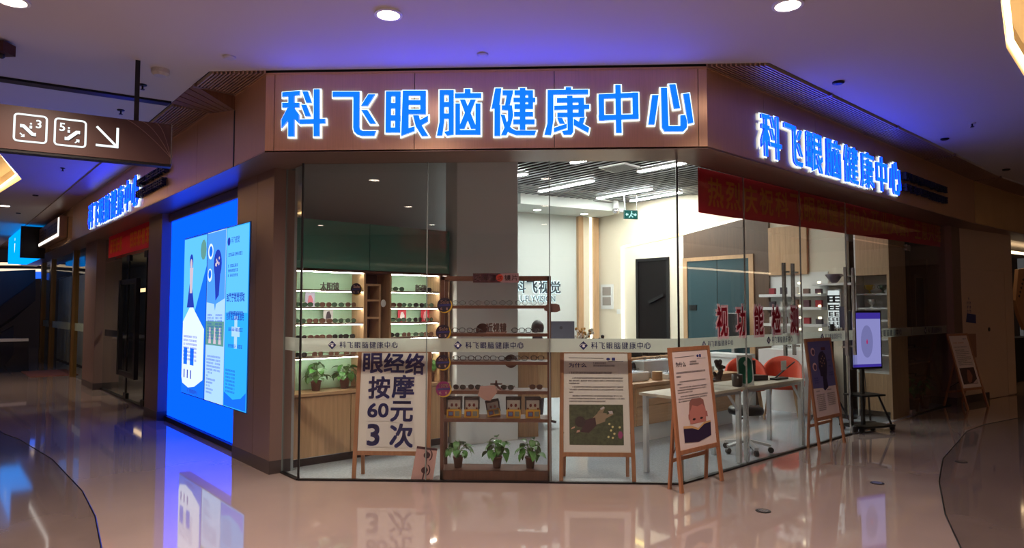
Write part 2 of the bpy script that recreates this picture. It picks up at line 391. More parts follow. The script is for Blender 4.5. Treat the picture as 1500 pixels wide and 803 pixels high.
fascia('trim_5', R2, 0, 8, uu, M_gold, 'rippled gold metal fascia beyond the banner window')
# ------------------------------------------------------------------ shop glass with frosted band
BZ0 = F.on(720, 516)[1]; BZ1 = F.on(720, 496)[1]
def window(i, fr, u0, u1, z0=0.012, z1=ZB, band=True, label='clear glass pane'):
    w = struct('window_%d' % i, MB().box(u0 + 0.002, u1 - 0.002, -0.006, 0.006, z0, z1), M_glass, fr.M, label)
    if band: MB().box(u0 + 0.003, u1 - 0.003, 0.0075, 0.0095, BZ0, BZ1).build('frosted_band', M_frost, w)
    return w
uG = [-W] + [F.on(p, 320)[0] for p in (626, 804.8)] + [W]
wins = []
for i in range(3): wins.append(window(i + 1, F, uG[i], uG[i + 1], label='front shop window pane'))
wins.append(window(4, L, -0.36, 0.0, label='narrow glass return beside the brown pillar'))
uR = [0, 1.118, 2.297, 3.491]
for i in range(3): wins.append(window(5 + i, R, uR[i], uR[i + 1], label='right shop window pane'))
wins.append(window(8, R, 5.66, 7.2, label='far right shop window pane'))
seam = lambda w, fr, u, m, r=0.004: MB().box(u - r, u + r, -0.008, 0.008, 0.012, ZB).build('seam', m, w)
seam(wins[0], F, -W, M_black, 0.008); seam(wins[2], F, W, M_black, 0.008)
for w, u in ((wins[0], uG[1]), (wins[1], uG[2])): seam(w, F, u, M_seam)
for w, u in ((wins[4], uR[1]), (wins[5], uR[2]), (wins[6], uR[3])): seam(w, R, u, M_chrome, 0.003)
seam(wins[3], L, -0.36, M_seam)
tr = struct('trim_6', MB().box(-W, W, -0.02, 0.02, 0, 0.014), M_dark, F.M, 'dark floor channel under the glass')
MB().box(0, 3.491, -0.02, 0.02, 0, 0.014).build('channel', M_dark, tr, R.M); MB().box(5.66, 7.2, -0.02, 0.02, 0, 0.014).build('channel', M_dark, tr, R.M)
MB().box(-0.36, 0, -0.02, 0.02, 0, 0.014).build('channel', M_dark, tr, L.M)
# double glass door of the right facade: left leaf closed, right leaf swung in
d2 = struct_empty('door_2', R.M, 'frameless glass entrance door of the right facade')
MB().box(3.5, 4.55, -0.006, 0.006, 0.03, 2.36).build('door_leaf', M_glass, d2)
MB().box(3.5, 4.55, 0.0075, 0.0095, BZ0, BZ1).build('frosted_band', M_frost, d2)
MB().box(4.57, 5.64, -0.006, 0.006, 0.03, 2.36).build('door_leaf', M_glass, d2)
MB().box(4.57, 5.64, 0.0075, 0.0095, BZ0, BZ1).build('frosted_band', M_frost, d2)
MB().box(3.5, 5.64, -0.006, 0.006, 2.38, ZB).build('transom', M_glass, d2)
for u in (3.52, 5.5):
    MB().box(u, u + 0.14, -0.02, 0.02, 2.33, 2.41).build('patch_fitting', M_chrome, d2)
    MB().box(u, u + 0.14, -0.02, 0.02, 0.01, 0.09).build('patch_fitting', M_chrome, d2)
def pull(par, u, v0, z0, z1):
    MB().box(u - 0.018, u + 0.018, v0 - .015, v0 + .015, z0, z1).build('pull_handle', M_chrome, par)
    for z in (z0 + .1, z1 - .1): MB().box(u - 0.01, u + 0.01, min(0, v0), max(0, v0), z - 0.01, z + 0.01).build('handle_standoff', M_chrome, par)
for px in (1239, 1250): pull(d2, R.on(px, 430, -.06)[0], -.06, .95, 2.0)
for px in (1149, 1162): pull(wins[5], R.on(px, 440, .06)[0], .06, 1.0, 2.0)
# ------------------------------------------------------------------ shop shell
ZS = 3.46
KC = R.P(5.0, 5.3); BK = Frame(KC, 0.517)
M_wall = mat('shop_white_wall', (206, 212, 208), 0.6); M_cream = mat('shop_cream_wall', (226, 216, 194), 0.6)
M_grey = mat('shop_grey_wall', (170, 176, 178), 0.6)
struct('wall_back', MB().box(-4.5, 0, 0, 0.12, 0, 3.7), M_wall, BK.M, 'white rear wall with the lit lettering')
struct('wall_right', MB().box(5.0, 5.12, 0.62, 5.42, 0, 3.7), M_cream, R.M, 'cream side wall with the dark doorway')
struct('wall_left', MB().box(0.0, 2.55, 0.36, 0.46, 0, 3.7), M_grey, S.M, 'grey wall behind the eyewear shelves')
struct('wall_side', MB().box(-1.4, -0.37, 0.085, 0.11, 0, 3.7), M_grey, L.M, 'inner wall beside the brown pillar')
struct('wall_rear_left', MB().box(-0.42, -0.3, 2.45, 6.4, 0, 3.7), M_grey, None, 'plain wall behind the white column')
struct('wall_header', MB().box(-W - 0.2, W + 0.1, -0.3, -0.2, ZB + 0.015, 3.9), M_grey, F.M)
struct('wall_header_right', MB().box(0.0, 7.3, -0.3, -0.2, ZB + 0.015, 3.9), M_grey, R.M)
pts = [Vector((-W - .1, -0.19, 0)), Vector((W, -0.19, 0)), R.P(7.3, -0.19), R.P(7.3, 1.2), R.P(5.1, 1.2), R.P(5.1, 5.4), BK.P(-4.5, 0.1), S.P(3.6, 0.45), S.P(-0.4, 0.45), L.P(-0.36, -0.19)]
sc_ = struct('ceiling.001', MB().flat([(p.x, p.y) for p in pts], 3.62, 3.7), mat('plenum_black', (8, 8, 10), 1.0, spec=0.0), None, 'black plenum with pale slats over the shop')
M_slw = mat('pale_ceiling_slat', (104, 106, 112), 0.45)
def clip(p, d, planes):
    t0, t1 = -50.0, 50.0
    for o, n in planes:
        a = (p - o).dot(n); b = d.dot(n)
        if abs(b) < 1e-9:
            if a < 0: return None
            continue
        t = -a / b
        if b > 0: t0 = max(t0, t)
        else: t1 = min(t1, t)
    return (t0, t1) if t1 - t0 > 0.3 else None
planes = [(F.P(0, -0.19), F.ey), (R.P(0, -0.19), R.ey), (R.P(4.98, 0), -R.ex), (BK.P(0, -0.9), -BK.ey), (Vector((-0.28, 0, 0)), Vector((1, 0, 0)))]
k = 0
for i in range(70):
    v = 0.5 + i * 0.125; p = L.P(0, v); c = clip(p, L.ex, planes)
    if c: MB().box(c[0], c[1], v - 0.016, v + 0.016, ZS, ZS + 0.01).build('slat', M_slw, sc_, L.M)
# bulkhead over the rear
struct('ceiling.002', MB().box(-2.2, 0.0, -0.9, 0, 3.29, 3.62), M_wall, BK.M, 'white dropped ceiling along the rear wall')
# round-cornered column
cl = Frame(fl(668, 654), 0.517)
struct('wall_column', MB().box(0, 0.77, 0, 0.35, 0, 3.62), mat('column_paint', (206, 208, 208), 0.6), cl.M, 'white square column behind the rack', bevel=0.01)

# ------------------------------------------------------------------ unseen other side of the mall corridor, added to darken glass reflections
M_opp = mat('opposite_wall', (92, 74, 70), .5); M_opps = mat('opposite_soffit', (150, 128, 120), .5)
for nm, fr, u0, u1, v in (('wall_opposite_right', R, 1.0, 26.0, -9.0), ('wall_opposite_left', L, -30.0, -2.0, -10.0)):
    w = struct(nm, MB().box(u0, u1, v - .2, v, 0, 4.6), M_opp, fr.M, 'unseen shop fronts added across the mall corridor for darker reflections')
    MB().box(u0, u1, v, v + .12, 2.9, 3.6).build('fascia_band', M_opps, w)
    for k in range(int((u1 - u0) / 3)): MB().box(u0 + k * 3 + .1, u0 + k * 3 + .5, v, v + .12, 0, 2.9).build('pier', M_opps, w)
    tag(MB().box(max(u0 + .5, -19.5), min(u1 - .5, 18.6), v + .125, v + .165, 2.78, 2.84).build('strip_lamp_%s_offscreen' % nm.split('_')[-1], glow('opposite_strip', (1.0, .72, .45), 3.0), None, fr.M), 'warm strip lamp along the shop fronts across the %s corridor' % nm.split('_')[-1], 'lamp')
w = struct('wall_end_added', MB().box(19, 19.2, -9, 0.5, 0, 4.6), M_opp, R.M, 'unseen end wall added to the right corridor for darker reflections')  # unseen wall added so the right glass mirrors something dark
MB().box(18.9, 19, -8.5, -1, 2.9, 3.5).build('fascia_band', M_opps, w)
M_rear = mat('added_wall_rose', (176, 132, 130), .6)  # unseen wall added against veil on the front glass, rose for pink light
w = struct('wall_rear', MB().box(-16, 16, -12.2, -12, 0, 4.6), M_rear, None, 'unseen rose coloured shop fronts added behind the viewer')
for k in range(11): MB().box(-15.5 + k * 3, -15.1 + k * 3, -12, -11.85, 0, 2.9).build('pier', M_opps, w)
MB().box(-16, 16, -12, -11.9, 2.9, 3.5).build('fascia_band', M_opps, w)
# ------------------------------------------------------------------ the eight sign characters, traced as strokes
CH = [
 ('科', 400, 120, [[(118,135),(347,115),(345,170),(118,195)], [(118,272),(340,272),(340,330),(118,335)], [(198,150),(275,150),(275,712),(195,712)], [(190,335),(245,335),(200,500),(108,600),(108,495)], [(235,340),(275,340),(338,425),(338,545),(262,470)], [(380,122),(452,122),(505,272),(432,272)], [(365,297),(432,297),(492,447),(420,447)], [(345,490),(678,480),(680,540),(350,550)], [(530,95),(605,95),(605,708),(528,708)]]),
 ('飞', 480, 120, [[(62,125),(415,125),(415,193),(62,193)], [(335,125),(415,125),(412,590),(425,625),(460,640),(630,640),(605,705),(440,705),(380,685),(345,650),(332,600)], [(530,160),(618,160),(520,312),(435,312)], [(435,365),(518,365),(632,545),(550,545)]]),
 ('眼', 555, 120, [[(90,122),(160,122),(152,660),(85,660)], [(215,122),(282,122),(275,660),(210,660)], [(90,122),(282,122),(282,185),(90,185)], [(90,275),(280,275),(280,345),(90,345)], [(90,435),(280,435),(280,505),(90,505)], [(88,595),(276,595),(276,660),(86,660)], [(312,112),(388,112),(385,605),(465,580),(465,640),(290,705)], [(540,112),(612,112),(612,420),(540,420)], [(312,112),(612,112),(612,178),(312,178)], [(312,238),(612,238),(612,298),(312,298)], [(312,360),(612,360),(612,420),(312,420)], [(445,435),(520,435),(555,560),(645,705),(560,708),(480,580)], [(525,505),(640,440),(640,515),(545,570)]]),
 ('脑', 632, 120, [[(105,105),(165,105),(165,520),(140,700),(70,700),(105,520)], [(225,105),(290,105),(290,690),(200,700),(165,650),(225,640)], [(105,105),(290,105),(290,168),(105,168)], [(105,262),(290,262),(290,325),(105,325)], [(105,412),(290,412),(290,480),(105,480)], [(435,90),(510,90),(510,150),(435,150)], [(305,148),(650,145),(650,208),(305,210)], [(312,280),(372,280),(372,690),(312,690)], [(575,280),(640,280),(640,690),(575,690)], [(312,628),(640,628),(640,690),(312,690)], [(370,228),(440,228),(575,560),(575,612),(515,612)], [(510,228),(578,228),(430,612),(372,612),(372,560)]]),
 ('健', 712, 120, [[(120,82),(200,82),(175,290),(185,330),(70,350)], [(110,300),(185,300),(185,705),(108,705)], [(215,108),(355,108),(340,172),(215,172)], [(275,140),(350,140),(310,300),(245,315)], [(205,305),(340,305),(355,430),(330,540),(265,695),(195,695),(285,500),(285,370),(205,365)], [(190,425),(245,430),(275,540),(340,610),(390,635),(655,635),(635,695),(390,695),(300,660),(240,600)], [(440,78),(515,78),(515,625),(440,625)], [(370,108),(615,108),(615,170),(370,170)], [(358,205),(645,205),(645,262),(358,262)], [(370,290),(615,290),(615,352),(370,352)], [(365,390),(615,390),(615,450),(365,450)], [(355,490),(635,490),(635,552),(355,552)], [(550,108),(615,108),(615,352),(550,352)]]),
 ('康', 790, 120, [[(345,68),(418,68),(418,110),(345,110)], [(108,105),(640,98),(640,158),(108,165)], [(108,105),(185,105),(185,500),(155,695),(65,690),(105,540)], [(362,178),(435,178),(445,650),(420,690),(320,690),(298,640),(370,630)], [(230,210),(585,205),(585,265),(230,270)], [(195,310),(655,295),(655,352),(195,365)], [(235,400),(590,400),(590,455),(235,460)], [(512,205),(585,205),(590,455),(512,455)], [(235,470),(300,470),(335,545),(265,545)], [(190,600),(360,545),(360,600),(190,658)], [(530,470),(600,465),(575,545),(510,545)], [(450,480),(655,600),(640,665),(450,560)]]),
 ('中', 868, 115, [[(78,205),(598,182),(598,245),(78,265)], [(78,480),(605,465),(605,525),(85,548)], [(78,205),(150,205),(155,548),(85,548)], [(522,182),(598,182),(605,525),(528,525)], [(298,82),(368,82),(383,710),(308,710)]]),
 ('心', 942, 115, [[(120,215),(205,215),(150,600),(70,600)], [(235,120),(315,120),(335,620),(490,620),(490,480),(555,475),(575,560),(575,640),(530,690),(280,690),(248,640)], [(345,75),(425,72),(485,385),(405,395)], [(525,200),(605,190),(660,575),(590,590)]]),
]
VS = -OFF - 0.036
GL = []                                             # glyph polygons in metres on the front fascia
for ch, x0, y0, polys in CH:
    GL.append([[F.on(x0 + x / 8.925, y0 + y / 8.925, VS) for x, y in p] for p in polys])
GU0, GU1, GZ0, GZ1 = -1.69, 1.715, 2.935, 3.31
M_blue = glow('sign_blue', (0.006, 0.15, 8.0), 1.0)
M_halo = glow('sign_halo', (0.55, 0.80, 1.0), 1.6)
M_ret = mat('sign_return', (30, 60, 190), 0.4, emit=(0.0, 0.03, 0.5), es=1.0)
def shop_sign(fr, u0, u1, z0, z1, label):
    root = thing('shop_sign', label, 'sign', fr.M, 'backlit blue shop name signs')
    for g in GL:
        mp = lambda p: (u0 + (p[0] - GU0) / (GU1 - GU0) * (u1 - u0), z0 + (p[1] - GZ0) / (GZ1 - GZ0) * (z1 - z0))
        a = MB(); h = MB(); r = MB()
        for p in g:
            q = [mp(t) for t in p]; a.sheet(q, VS); h.prism(offset_poly(q, 0.011), -OFF - 0.016, -OFF - 0.012)
            n = len(q); r.add([(x, VS + 0.001, z) for x, z in q] + [(x, -OFF - 0.016, z) for x, z in q], [(i, (i + 1) % n, n + (i + 1) % n, n + i) for i in range(n)])
        c = a.build('character', M_blue, root, normals=False)
        h.build('halo', M_halo, c); r.build('letter_return', M_ret, c)
    return root
shop_sign(F, GU0, GU1, GZ0, GZ1, 'backlit blue character sign on the front bronze fascia')
sgR = shop_sign(R, 0.65, 4.04, 2.875, 3.25, 'backlit blue character sign on the right fascia above the red banner')
sgL = shop_sign(L, -7.72, -4.14, 2.87, 3.265, 'backlit blue character sign on the left fascia beside the hanging sign')
rn = random.Random(3)
for sg, fr, ua, ub in ((sgR, R, R.on(1324, 275, -OFF - .03)[0], R.on(1389, 290, -OFF - .03)[0]), (sgL, L, L.on(202, 275, -OFF - .03)[0], L.on(245, 262, -OFF - .03)[0])):
    for zz in (3.11, 2.965):
        mb = MB(); mb.pseudo(ua, zz, (ub - ua) * (1 if zz > 3 else 0.96), 0.085, -OFF - 0.03, 1.12, rn); mb.pseudo(ua, zz, (ub - ua) * (1 if zz > 3 else 0.96), 0.085, -OFF - 0.03, 1.12, rn)
        o = mb.build('small_lettering', M_navy, sg); md = o.modifiers.new('s', 'SOLIDIFY'); md.thickness = 0.028; md.offset = 1
# ------------------------------------------------------------------ logo and name on the frosted bands
def band_name(w, fr, pl0, pl1, pt0, pt1, py=505, yy=-0.0075, a=0.0):
    l0, l1 = fr.on(pl0, py)[0], fr.on(pl1, py)[0]; t0, t1 = fr.on(pt0, py)[0], fr.on(pt1, py)[0]
    cx, cz, s = (l0 + l1) / 2, (BZ0 + BZ1) / 2, (l1 - l0) / 2
    mb = MB(); mb.sheet([(cx - s, cz), (cx, cz - s), (cx + s, cz), (cx, cz + s)], yy); mb.build('logo', M_navy, w, normals=False)
    mb = MB(); mb.sheet(circ(cx + s * .05, cz - s * .12, s * 0.3, 12), yy - .001)
    mb.sheet([(cx - s * .85, cz + s * .02), (cx - s * .2, cz + s * .42), (cx + s * .45, cz + s * .3), (cx + s * .5, cz + s * .2), (cx - .2 * s, cz + s * .28), (cx - s * .75, cz - s * .06)], yy - .001)
    mb.build('logo_mark', M_white, w, normals=False)
    mb = MB()
    for g in GL:
        for p in g: mb.sheet([(t0 + (x - GU0) / (GU1 - GU0) * (t1 - t0), cz - s * .72 + (z - GZ0) / (GZ1 - GZ0) * s * 1.44) for x, z in offset_poly(p, -0.002)], yy)
    mb.build('shop_name', M_navy, w, normals=False)
band_name(wins[0], F, 480.5, 493, 498, 583); band_name(wins[1], F, 664.5, 677, 682, 767); band_name(wins[2], F, 848, 861, 866, 953)
band_name(wins[4], R, 1027, 1033, 1036, 1073, 500); band_name(wins[5], R, 1122, 1128, 1130, 1160, 498)
band_name(wins[6], R, 1201, 1206, 1208, 1232, 492); band_name(d2, R, 1276, 1281, 1283, 1320, 488); band_name(wins[7], R, 1353, 1357, 1359, 1379, 488)
# 视功能检测 in red with a pale outline on the right glass
tR = [(1048, 1066, 457, 491), (1077, 1092, 457, 489), (1103, 1118, 457, 488), (1129, 1143, 456, 487), (1156, 1169, 456, 486)]
M_red = mat('red_vinyl', (170, 8, 44), 0.5); M_pale = mat('pale_vinyl', (232, 200, 206), 0.5)
for ch, (a, b, t, bt) in zip('视功能检测', tR):
    u0, z1 = R.on(a, t); u1, z0 = R.on(b, bt); z0, z1 = 1.235, 1.235 + 0.30
    w = wins[4] if u1 < 1.118 else wins[5]
    MB().text(ch, u0, z0, z1 - z0, -0.0075, u1 - u0, 0.075).build('red_character_outline', M_pale, w, normals=False)
    MB().text(ch, u0 + .014, z0 + .014, z1 - z0 - .028, -0.0085, u1 - u0 - .028, 0.03).build('red_character', M_red, w, normals=False)
# ------------------------------------------------------------------ red banners
M_ban = mat('red_banner_cloth', (238, 24, 56), 0.7); M_bant = mat('banner_orange', (250, 132, 30), 0.7)
bn = thing('banner', 'long red cloth banner with orange characters inside the right window', 'banner', R.sub(0.41, 0.05, 2.39))
BL = 7.02; tilt = 0.10 / BL
ff = lambda x, y, z: (x, y + 0.01 * math.sin(x * 2.2), z + x * tilt)
mb = MB(); n = 40
for i in range(n):
    a, b = BL * i / n, BL * (i + 1) / n
    mb.add([ff(a, 0, 0), ff(b, 0, 0), ff(b, 0, 0.42), ff(a, 0, 0.42), ff(a, .003, 0), ff(b, .003, 0), ff(b, .003, 0.42), ff(a, .003, 0.42)], [(0, 1, 2, 3), (7, 6, 5, 4)])
mb.build('cloth', M_ban, bn, normals=False)
tx = '热烈庆祝科飞眼脑健康中心开业大吉,生意兴隆'
step = (BL - 0.3) / len(tx)
for i, ch in enumerate(tx):
    mb = MB()
    if ch == ',': mb.text(ch, 0.15 + i * step, 0.08, 0.07, -0.012, None, 0.02, fn=ff)
    else: mb.text(ch, 0.15 + i * step, 0.075, 0.27, -0.012, step * 0.84, 0.022, fn=ff)
    mb.build('banner_character', M_bant, bn, normals=False)
for x in (0.02, BL - 0.02): MB().cyl((x, 0.002, 0.4 + x * tilt), (x, 0.002, ZB - 2.39), 0.003, n=6).build('hanging_cord', M_white, bn)
bn2 = thing('banner', 'red banner above the black-framed glass door on the left', 'banner', L.sub(-8.25, -0.04, 2.42))
MB().box(0, 3.3, 0, 0.004, 0, 0.39).build('cloth', M_ban, bn2)
rr = random.Random(5)
for i in range(12):
    if i == 4: continue
    mb = MB(); mb.pseudo(0.12 + i * .26, 0.07, .26, 0.24, -0.004, 1.02, rr); mb.pseudo(0.12 + i * .26, 0.07, .26, 0.24, -0.004, 1.02, rr)
    mb.build('banner_character', M_bant, bn2, normals=False)
# ------------------------------------------------------------------ hanging wayfinding sign
HS = Frame((-3.479, -1.222, 0), math.radians(32.6))
hs = thing('hanging_sign', 'brown hanging wayfinding sign with white escalator pictograms and arrow', 'sign', HS.M)
MB().box(-1.3, 1.124, 0, 0.1, 2.675, 3.0).build('sign_body', mat('sign_brown', (74, 48, 42), 0.45), hs)
MB().box(-1.3, 1.124, 0.005, 0.095, 2.655, 2.676).build('bottom_edge', M_black, hs)
MB().box(1.118, 1.128, -0.004, 0.104, 2.675, 3.0).build('end_cap', mat('end_cap_metal', (134, 130, 128), 0.25, metal=0.8), hs)
for x in (0.87, -1.0): MB().bar((x, 0.05, 2.99), (x, 0.05, ZC), 0.035).build('hanger_pole', M_black, hs)
M_pic = glow('pictogram_white', (0.80, 0.92, 0.94), 1.0)
def outline(x0, x1, z0, z1, w, r):
    a, b = rrect(x0, x1, z0, z1, r), rrect(x0 + w, x1 - w, z0 + w, z1 - w, max(0.004, r - w)); n = len(a)
    return MB().add([(x, -0.003, z) for x, z in a] + [(x, -0.003, z) for x, z in b], [(i, (i + 1) % n, n + (i + 1) % n, n + i) for i in range(n)])
YP = -0.003
def arrow(mb, x, z, s, dx, dz, w):
    e = Vector((x + dx * s, 0, z + dz * s)); mb.bar((x, YP, z), (e.x - dx * w * .5, YP, e.z - dz * w * .5), w, 0.002, up=(0, 1, 0))
    mb.bar((e.x, YP, e.z - dz * w * .5), (e.x - dx * s * .75, YP, e.z - dz * w * .5), w, .002, up=(0, 1, 0)); mb.bar((e.x - dx * w * .5, YP, e.z), (e.x - dx * w * .5, YP, e.z - dz * s * .75), w, .002, up=(0, 1, 0))
for x0, dn, num in ((0.083, True, '3'), (0.331, False, '5')):
    outline(x0, x0 + 0.209, 2.735, 2.948, 0.013, 0.028).build('pictogram_frame', M_pic, hs, normals=False)
    mb = MB(); s = -1 if dn else 1; cx = x0 + (0.09 if dn else 0.118)
    mb.tube([(cx - 0.048, YP, 2.825 - s * .03), (cx - 0.028, YP, 2.825 - s * .03), (cx + 0.028, YP, 2.825 + s * .026), (cx + 0.048, YP, 2.825 + s * .026)], 0.0135, 6)
    px_ = cx + (0.004 if dn else -0.012)
    mb.tube([(px_ + (0.012 if dn else -.012), YP, 2.842), (px_ + (0.012 if dn else -.012), YP, 2.862)], 0.0085, 6); mb.ell((px_ + (0.012 if dn else -.012), YP, 2.878), (0.007, 0.007, 0.007), 8, 6)
    mb.build('escalator_pictogram', M_pic, hs)
    mb = MB(); arrow(mb, x0 + (0.042 if dn else .136), 2.80 if dn else 2.768, 0.028, 1, s, 0.008); mb.build('direction_arrow', M_pic, hs)
    MB().text(num, x0 + (0.138 if dn else .035), 2.85, 0.06, YP - .001, None, 0.02).build('floor_number', M_pic, hs, normals=False)
mb = MB(); mb.bar((0.605, YP, 2.915), (0.74, YP, 2.775), 0.017, .002, up=(0, 1, 0)); mb.bar((0.602, YP, 2.77), (0.753, YP, 2.77), 0.017, .002, up=(0, 1, 0)); mb.bar((0.745, YP, 2.762), (0.745, YP, 2.922), 0.017, .002, up=(0, 1, 0))
mb.build('arrow', M_pic, hs)
mb = MB()
for k in range(3): mb.tube([(0.80 + k * .1 + t * (.32 - k * .1), YP + .002, 3.0 - 0.27 * t ** (1.3 + .4 * k)) for t in [i / 12 for i in range(13)]], 0.002, 4)
mb.build('swoosh_lines', mat('swoosh', (140, 112, 104), 0.4), hs)
# ------------------------------------------------------------------ left facade
def pillar(n, fr, u0, u1, v0, v1, m, label, seams=(), z1=ZB - 0.004):
    w = struct('wall_pillar.%03d' % n if n else 'wall_pillar', MB().box(u0 + .004, u1 - .004, v0 + .01, v1, 0, z1), M_dark, fr.M, label)
    ss = [u0] + list(seams) + [u1]
    for a, b in zip(ss[:-1], ss[1:]): MB().box(a + .003, b - .003, v0, v0 + .02, 0.12, z1).build('cladding_panel', m, w)
    MB().box(u0, u0 + .014, v0 + .003, v1, .12, z1).build('cladding_panel', m, w); MB().box(u1 - .014, u1, v0 + .003, v1, .12, z1).build('cladding_panel', m, w)
    MB().box(u0 - .002, u1 + .002, v0 - .004, v1, 0, 0.12).build('skirting', mat('skirting_dark', (84, 74, 74), 0.3, metal=.4), w)
    return w
pillar(0, L, -1.33, -0.36, -0.12, 0.08, M_brown, 'brown metal clad pillar at the front corner', (-0.78,))
pillar(1, L, -4.98, -4.27, -0.12, 0.3, M_brown, 'brown metal clad pillar between blue wall and glass door')
pillar(2, L, -10.03, -8.86, -0.12, 0.3, M_brown, 'brown metal clad pillar left of the glass door')
# blue lit glass wall with poster light box
M_blw = glow('blue_lit_glass', (0.002, 0.10, 2.0), 1.0)
lw = thing('lit_wall', 'glowing blue back-lit glass wall beside the brown corner pillar', 'light wall', L.sub(-4.27, 0.0))
uB = [0, 4.27 + L.on(284, 400)[0], 4.27 + L.on(325, 400)[0], 2.94]
for a, b in zip(uB[:-1], uB[1:]):
    MB().box(a + .004, b - .004, 0.0, 0.02, 0.07, ZB - 0.12).build('blue_panel', M_blw, lw)
MB().box(0, 2.94, 0.022, 0.1, 0, ZB).build('wall_core', M_dark, lw)
MB().box(0, 2.94, -0.03, 0.03, 0, 0.06).build('floor_channel', M_dark, lw)
MB().box(0, 2.94, -0.03, 0.03, ZB - .12, ZB - .01).build('top_rail', mat('grey_rail', (112, 106, 104), .3, metal=.6), lw)
LB = Frame(L.P(0, -0.13), -AL)
ua, zt1 = LB.on(364, 450); ub, _ = LB.on(268, 450); za = LB.on(364, 605)[1]
zb_, zt_ = 0.48, 2.37
lb = thing('light_box', 'poster light box with three blue and white health posters on the blue wall', 'light box', L.sub(ub, -0.13))
BW = ua - ub
MB().box(0, BW, 0.004, 0.125, zb_, zt_).build('box_body', mat('lightbox_side', (40, 74, 150), .4), lb)
c1, c2 = LB.on(302, 450)[0] - ub, LB.on(331, 450)[0] - ub
G = lambda n, c, e=1.0: glow('print_' + n, c, e)
E1 = glow('print_cyan', (0.03, 0.42, 1.1)); E2 = glow('print_pale', (0.42, 0.68, 1.15)); E3 = glow('print_blue', (0.01, 0.16, 1.0)); E4 = glow('print_navy', (0.02, 0.05, 0.45)); E5 = glow('print_green', (0.12, 0.32, 0.30)); E6 = glow('print_skin', (0.62, 0.52, 0.62)); E7 = glow('print_dark', (0.03, 0.05, 0.16)); E8 = glow('print_white', (0.75, 0.88, 1.2)); E9 = glow('print_sky', (0.12, 0.55, 1.15))
H = zt_ - zb_
for m_ in (E1, E2, E3, E4, E5, E6, E7, E8, E9): m_.node_tree.nodes['Emission'].inputs[1].default_value = .78
def P_(name, polys, m, y=-0.002, par=None):
    for p in polys: o = MB().sheet(p, y).build(name, m, par or lb, normals=False)
    return o
# poster 1 : left
p1 = P_('poster', [[(0.01, zb_ + .01), (c1 - .01, zb_ + .01), (c1 - .01, zt_ - .01), (0.01, zt_ - .01)]], E3, 0.0)
P_('poster_swoosh', [[(.02, zt_ - .55 * H), (c1 * .5, zt_ - .5 * H), (c1 - .01, zt_ - .2 * H), (c1 - .01, zt_ - .02), (.02, zt_ - .02)]], E9, -.002, p1)
P_('poster_panel', [[(.02, zb_ + .2), (.06, zb_ + .13), (.3, zb_ + .09), (c1 * .6, zb_ + .12), (c1 - .06, zb_ + .22), (c1 - .05, zb_ + .42 * H), (c1 * .5, zt_ - .46 * H), (c1 * .4, zt_ - .42 * H), (c1 * .32, zt_ - .45 * H), (.03, zb_ + .46 * H)]], E8, -.003, p1)
P_('poster_figure', [circ(c1 * .36, zt_ - .16 * H, .07, 14, .09), [(c1 * .2, zt_ - .45 * H), (c1 * .52, zt_ - .45 * H), (c1 * .4, zt_ - .3 * H), (c1 * .3, zt_ - .3 * H)]], E4, -.005, p1)
P_('poster_figure_arms', [[(c1 * .3, zt_ - .2 * H), (c1 * .45, zt_ - .2 * H), (c1 * .42, zt_ - .36 * H), (c1 * .32, zt_ - .36 * H)], circ(c1 * .36, zt_ - .175 * H, .045, 12, .06)], E6, -.006, p1)
P_('poster_tree', [circ(c1 * .86, zt_ - .1 * H, c1 * .12, 10, .12)], E5, -.004, p1)
mb = MB(); rr = random.Random(11)
for k in range(7): mb.pseudo(.08, zb_ + .36 * H - k * .045, c1 * .6, .024, -.006, 1.1, rr)
mb.text('科飞眼脑健康中心', c1 * .3, zb_ + .035, .05, -.006, c1 * .45, .01)
for k in range(3): mb.sheet([(.12 + k * .13, zb_ + .2), (.16 + k * .13, zb_ + .2), (.16 + k * .13, zb_ + .3), (.12 + k * .13, zb_ + .3)], -.006)
mb.build('poster_print', E4, p1, normals=False)['kind'] = 'stuff'
for x_ in (.1, .36): P_('poster_phone', [[(x_, zb_ + .36), (x_ + .145, zb_ + .36), (x_ + .145, zb_ + .56), (x_, zb_ + .56)]], E3, -.006, p1)
# poster 2 : middle
p2 = P_('poster', [[(c1 + .01, zb_ + .01), (c2 - .03, zb_ + .01), (c2 - .03, zt_ - .01), (c1 + .01, zt_ - .01)]], E2, 0.0)
w2 = c2 - c1
P_('poster_top', [[(c1 + .02, zt_ - .42 * H), (c1 + w2 * .42, zt_ - .43 * H), (c1 + w2 * .47, zt_ - .47 * H), (c1 + w2 * .52, zt_ - .43 * H), (c2 - .04, zt_ - .4 * H), (c2 - .04, zt_ - .02), (c1 + .02, zt_ - .02)]], glow('print_mid', (.06, .26, 1.1)), -.002, p2)
hx, hz_ = c1 + w2 * .57, zt_ - .2 * H
P_('poster_head', [circ(hx, hz_, w2 * .2, 18, .16), [(hx - .1, hz_ - .08), (hx + .1, hz_ - .06), (hx + .06, hz_ - .34), (hx - .05, hz_ - .4)]], E4, -.004, p2)
P_('poster_spots', [circ(hx + rr.uniform(-.07, .07), hz_ + rr.uniform(-.06, .07), .018, 8) for _ in range(9)], E6, -.005, p2)
P_('poster_circles', [circ(c1 + w2 * .2, zt_ - .12 * H, .09, 16), circ(c1 + w2 * .18, zt_ - .26 * H, .075, 16)], E8, -.004, p2)
P_('poster_circle_art', [circ(c1 + w2 * .21, zt_ - .12 * H, .06, 14), circ(c1 + w2 * .18, zt_ - .255 * H, .05, 14)], E3, -.005, p2)
mb = MB()
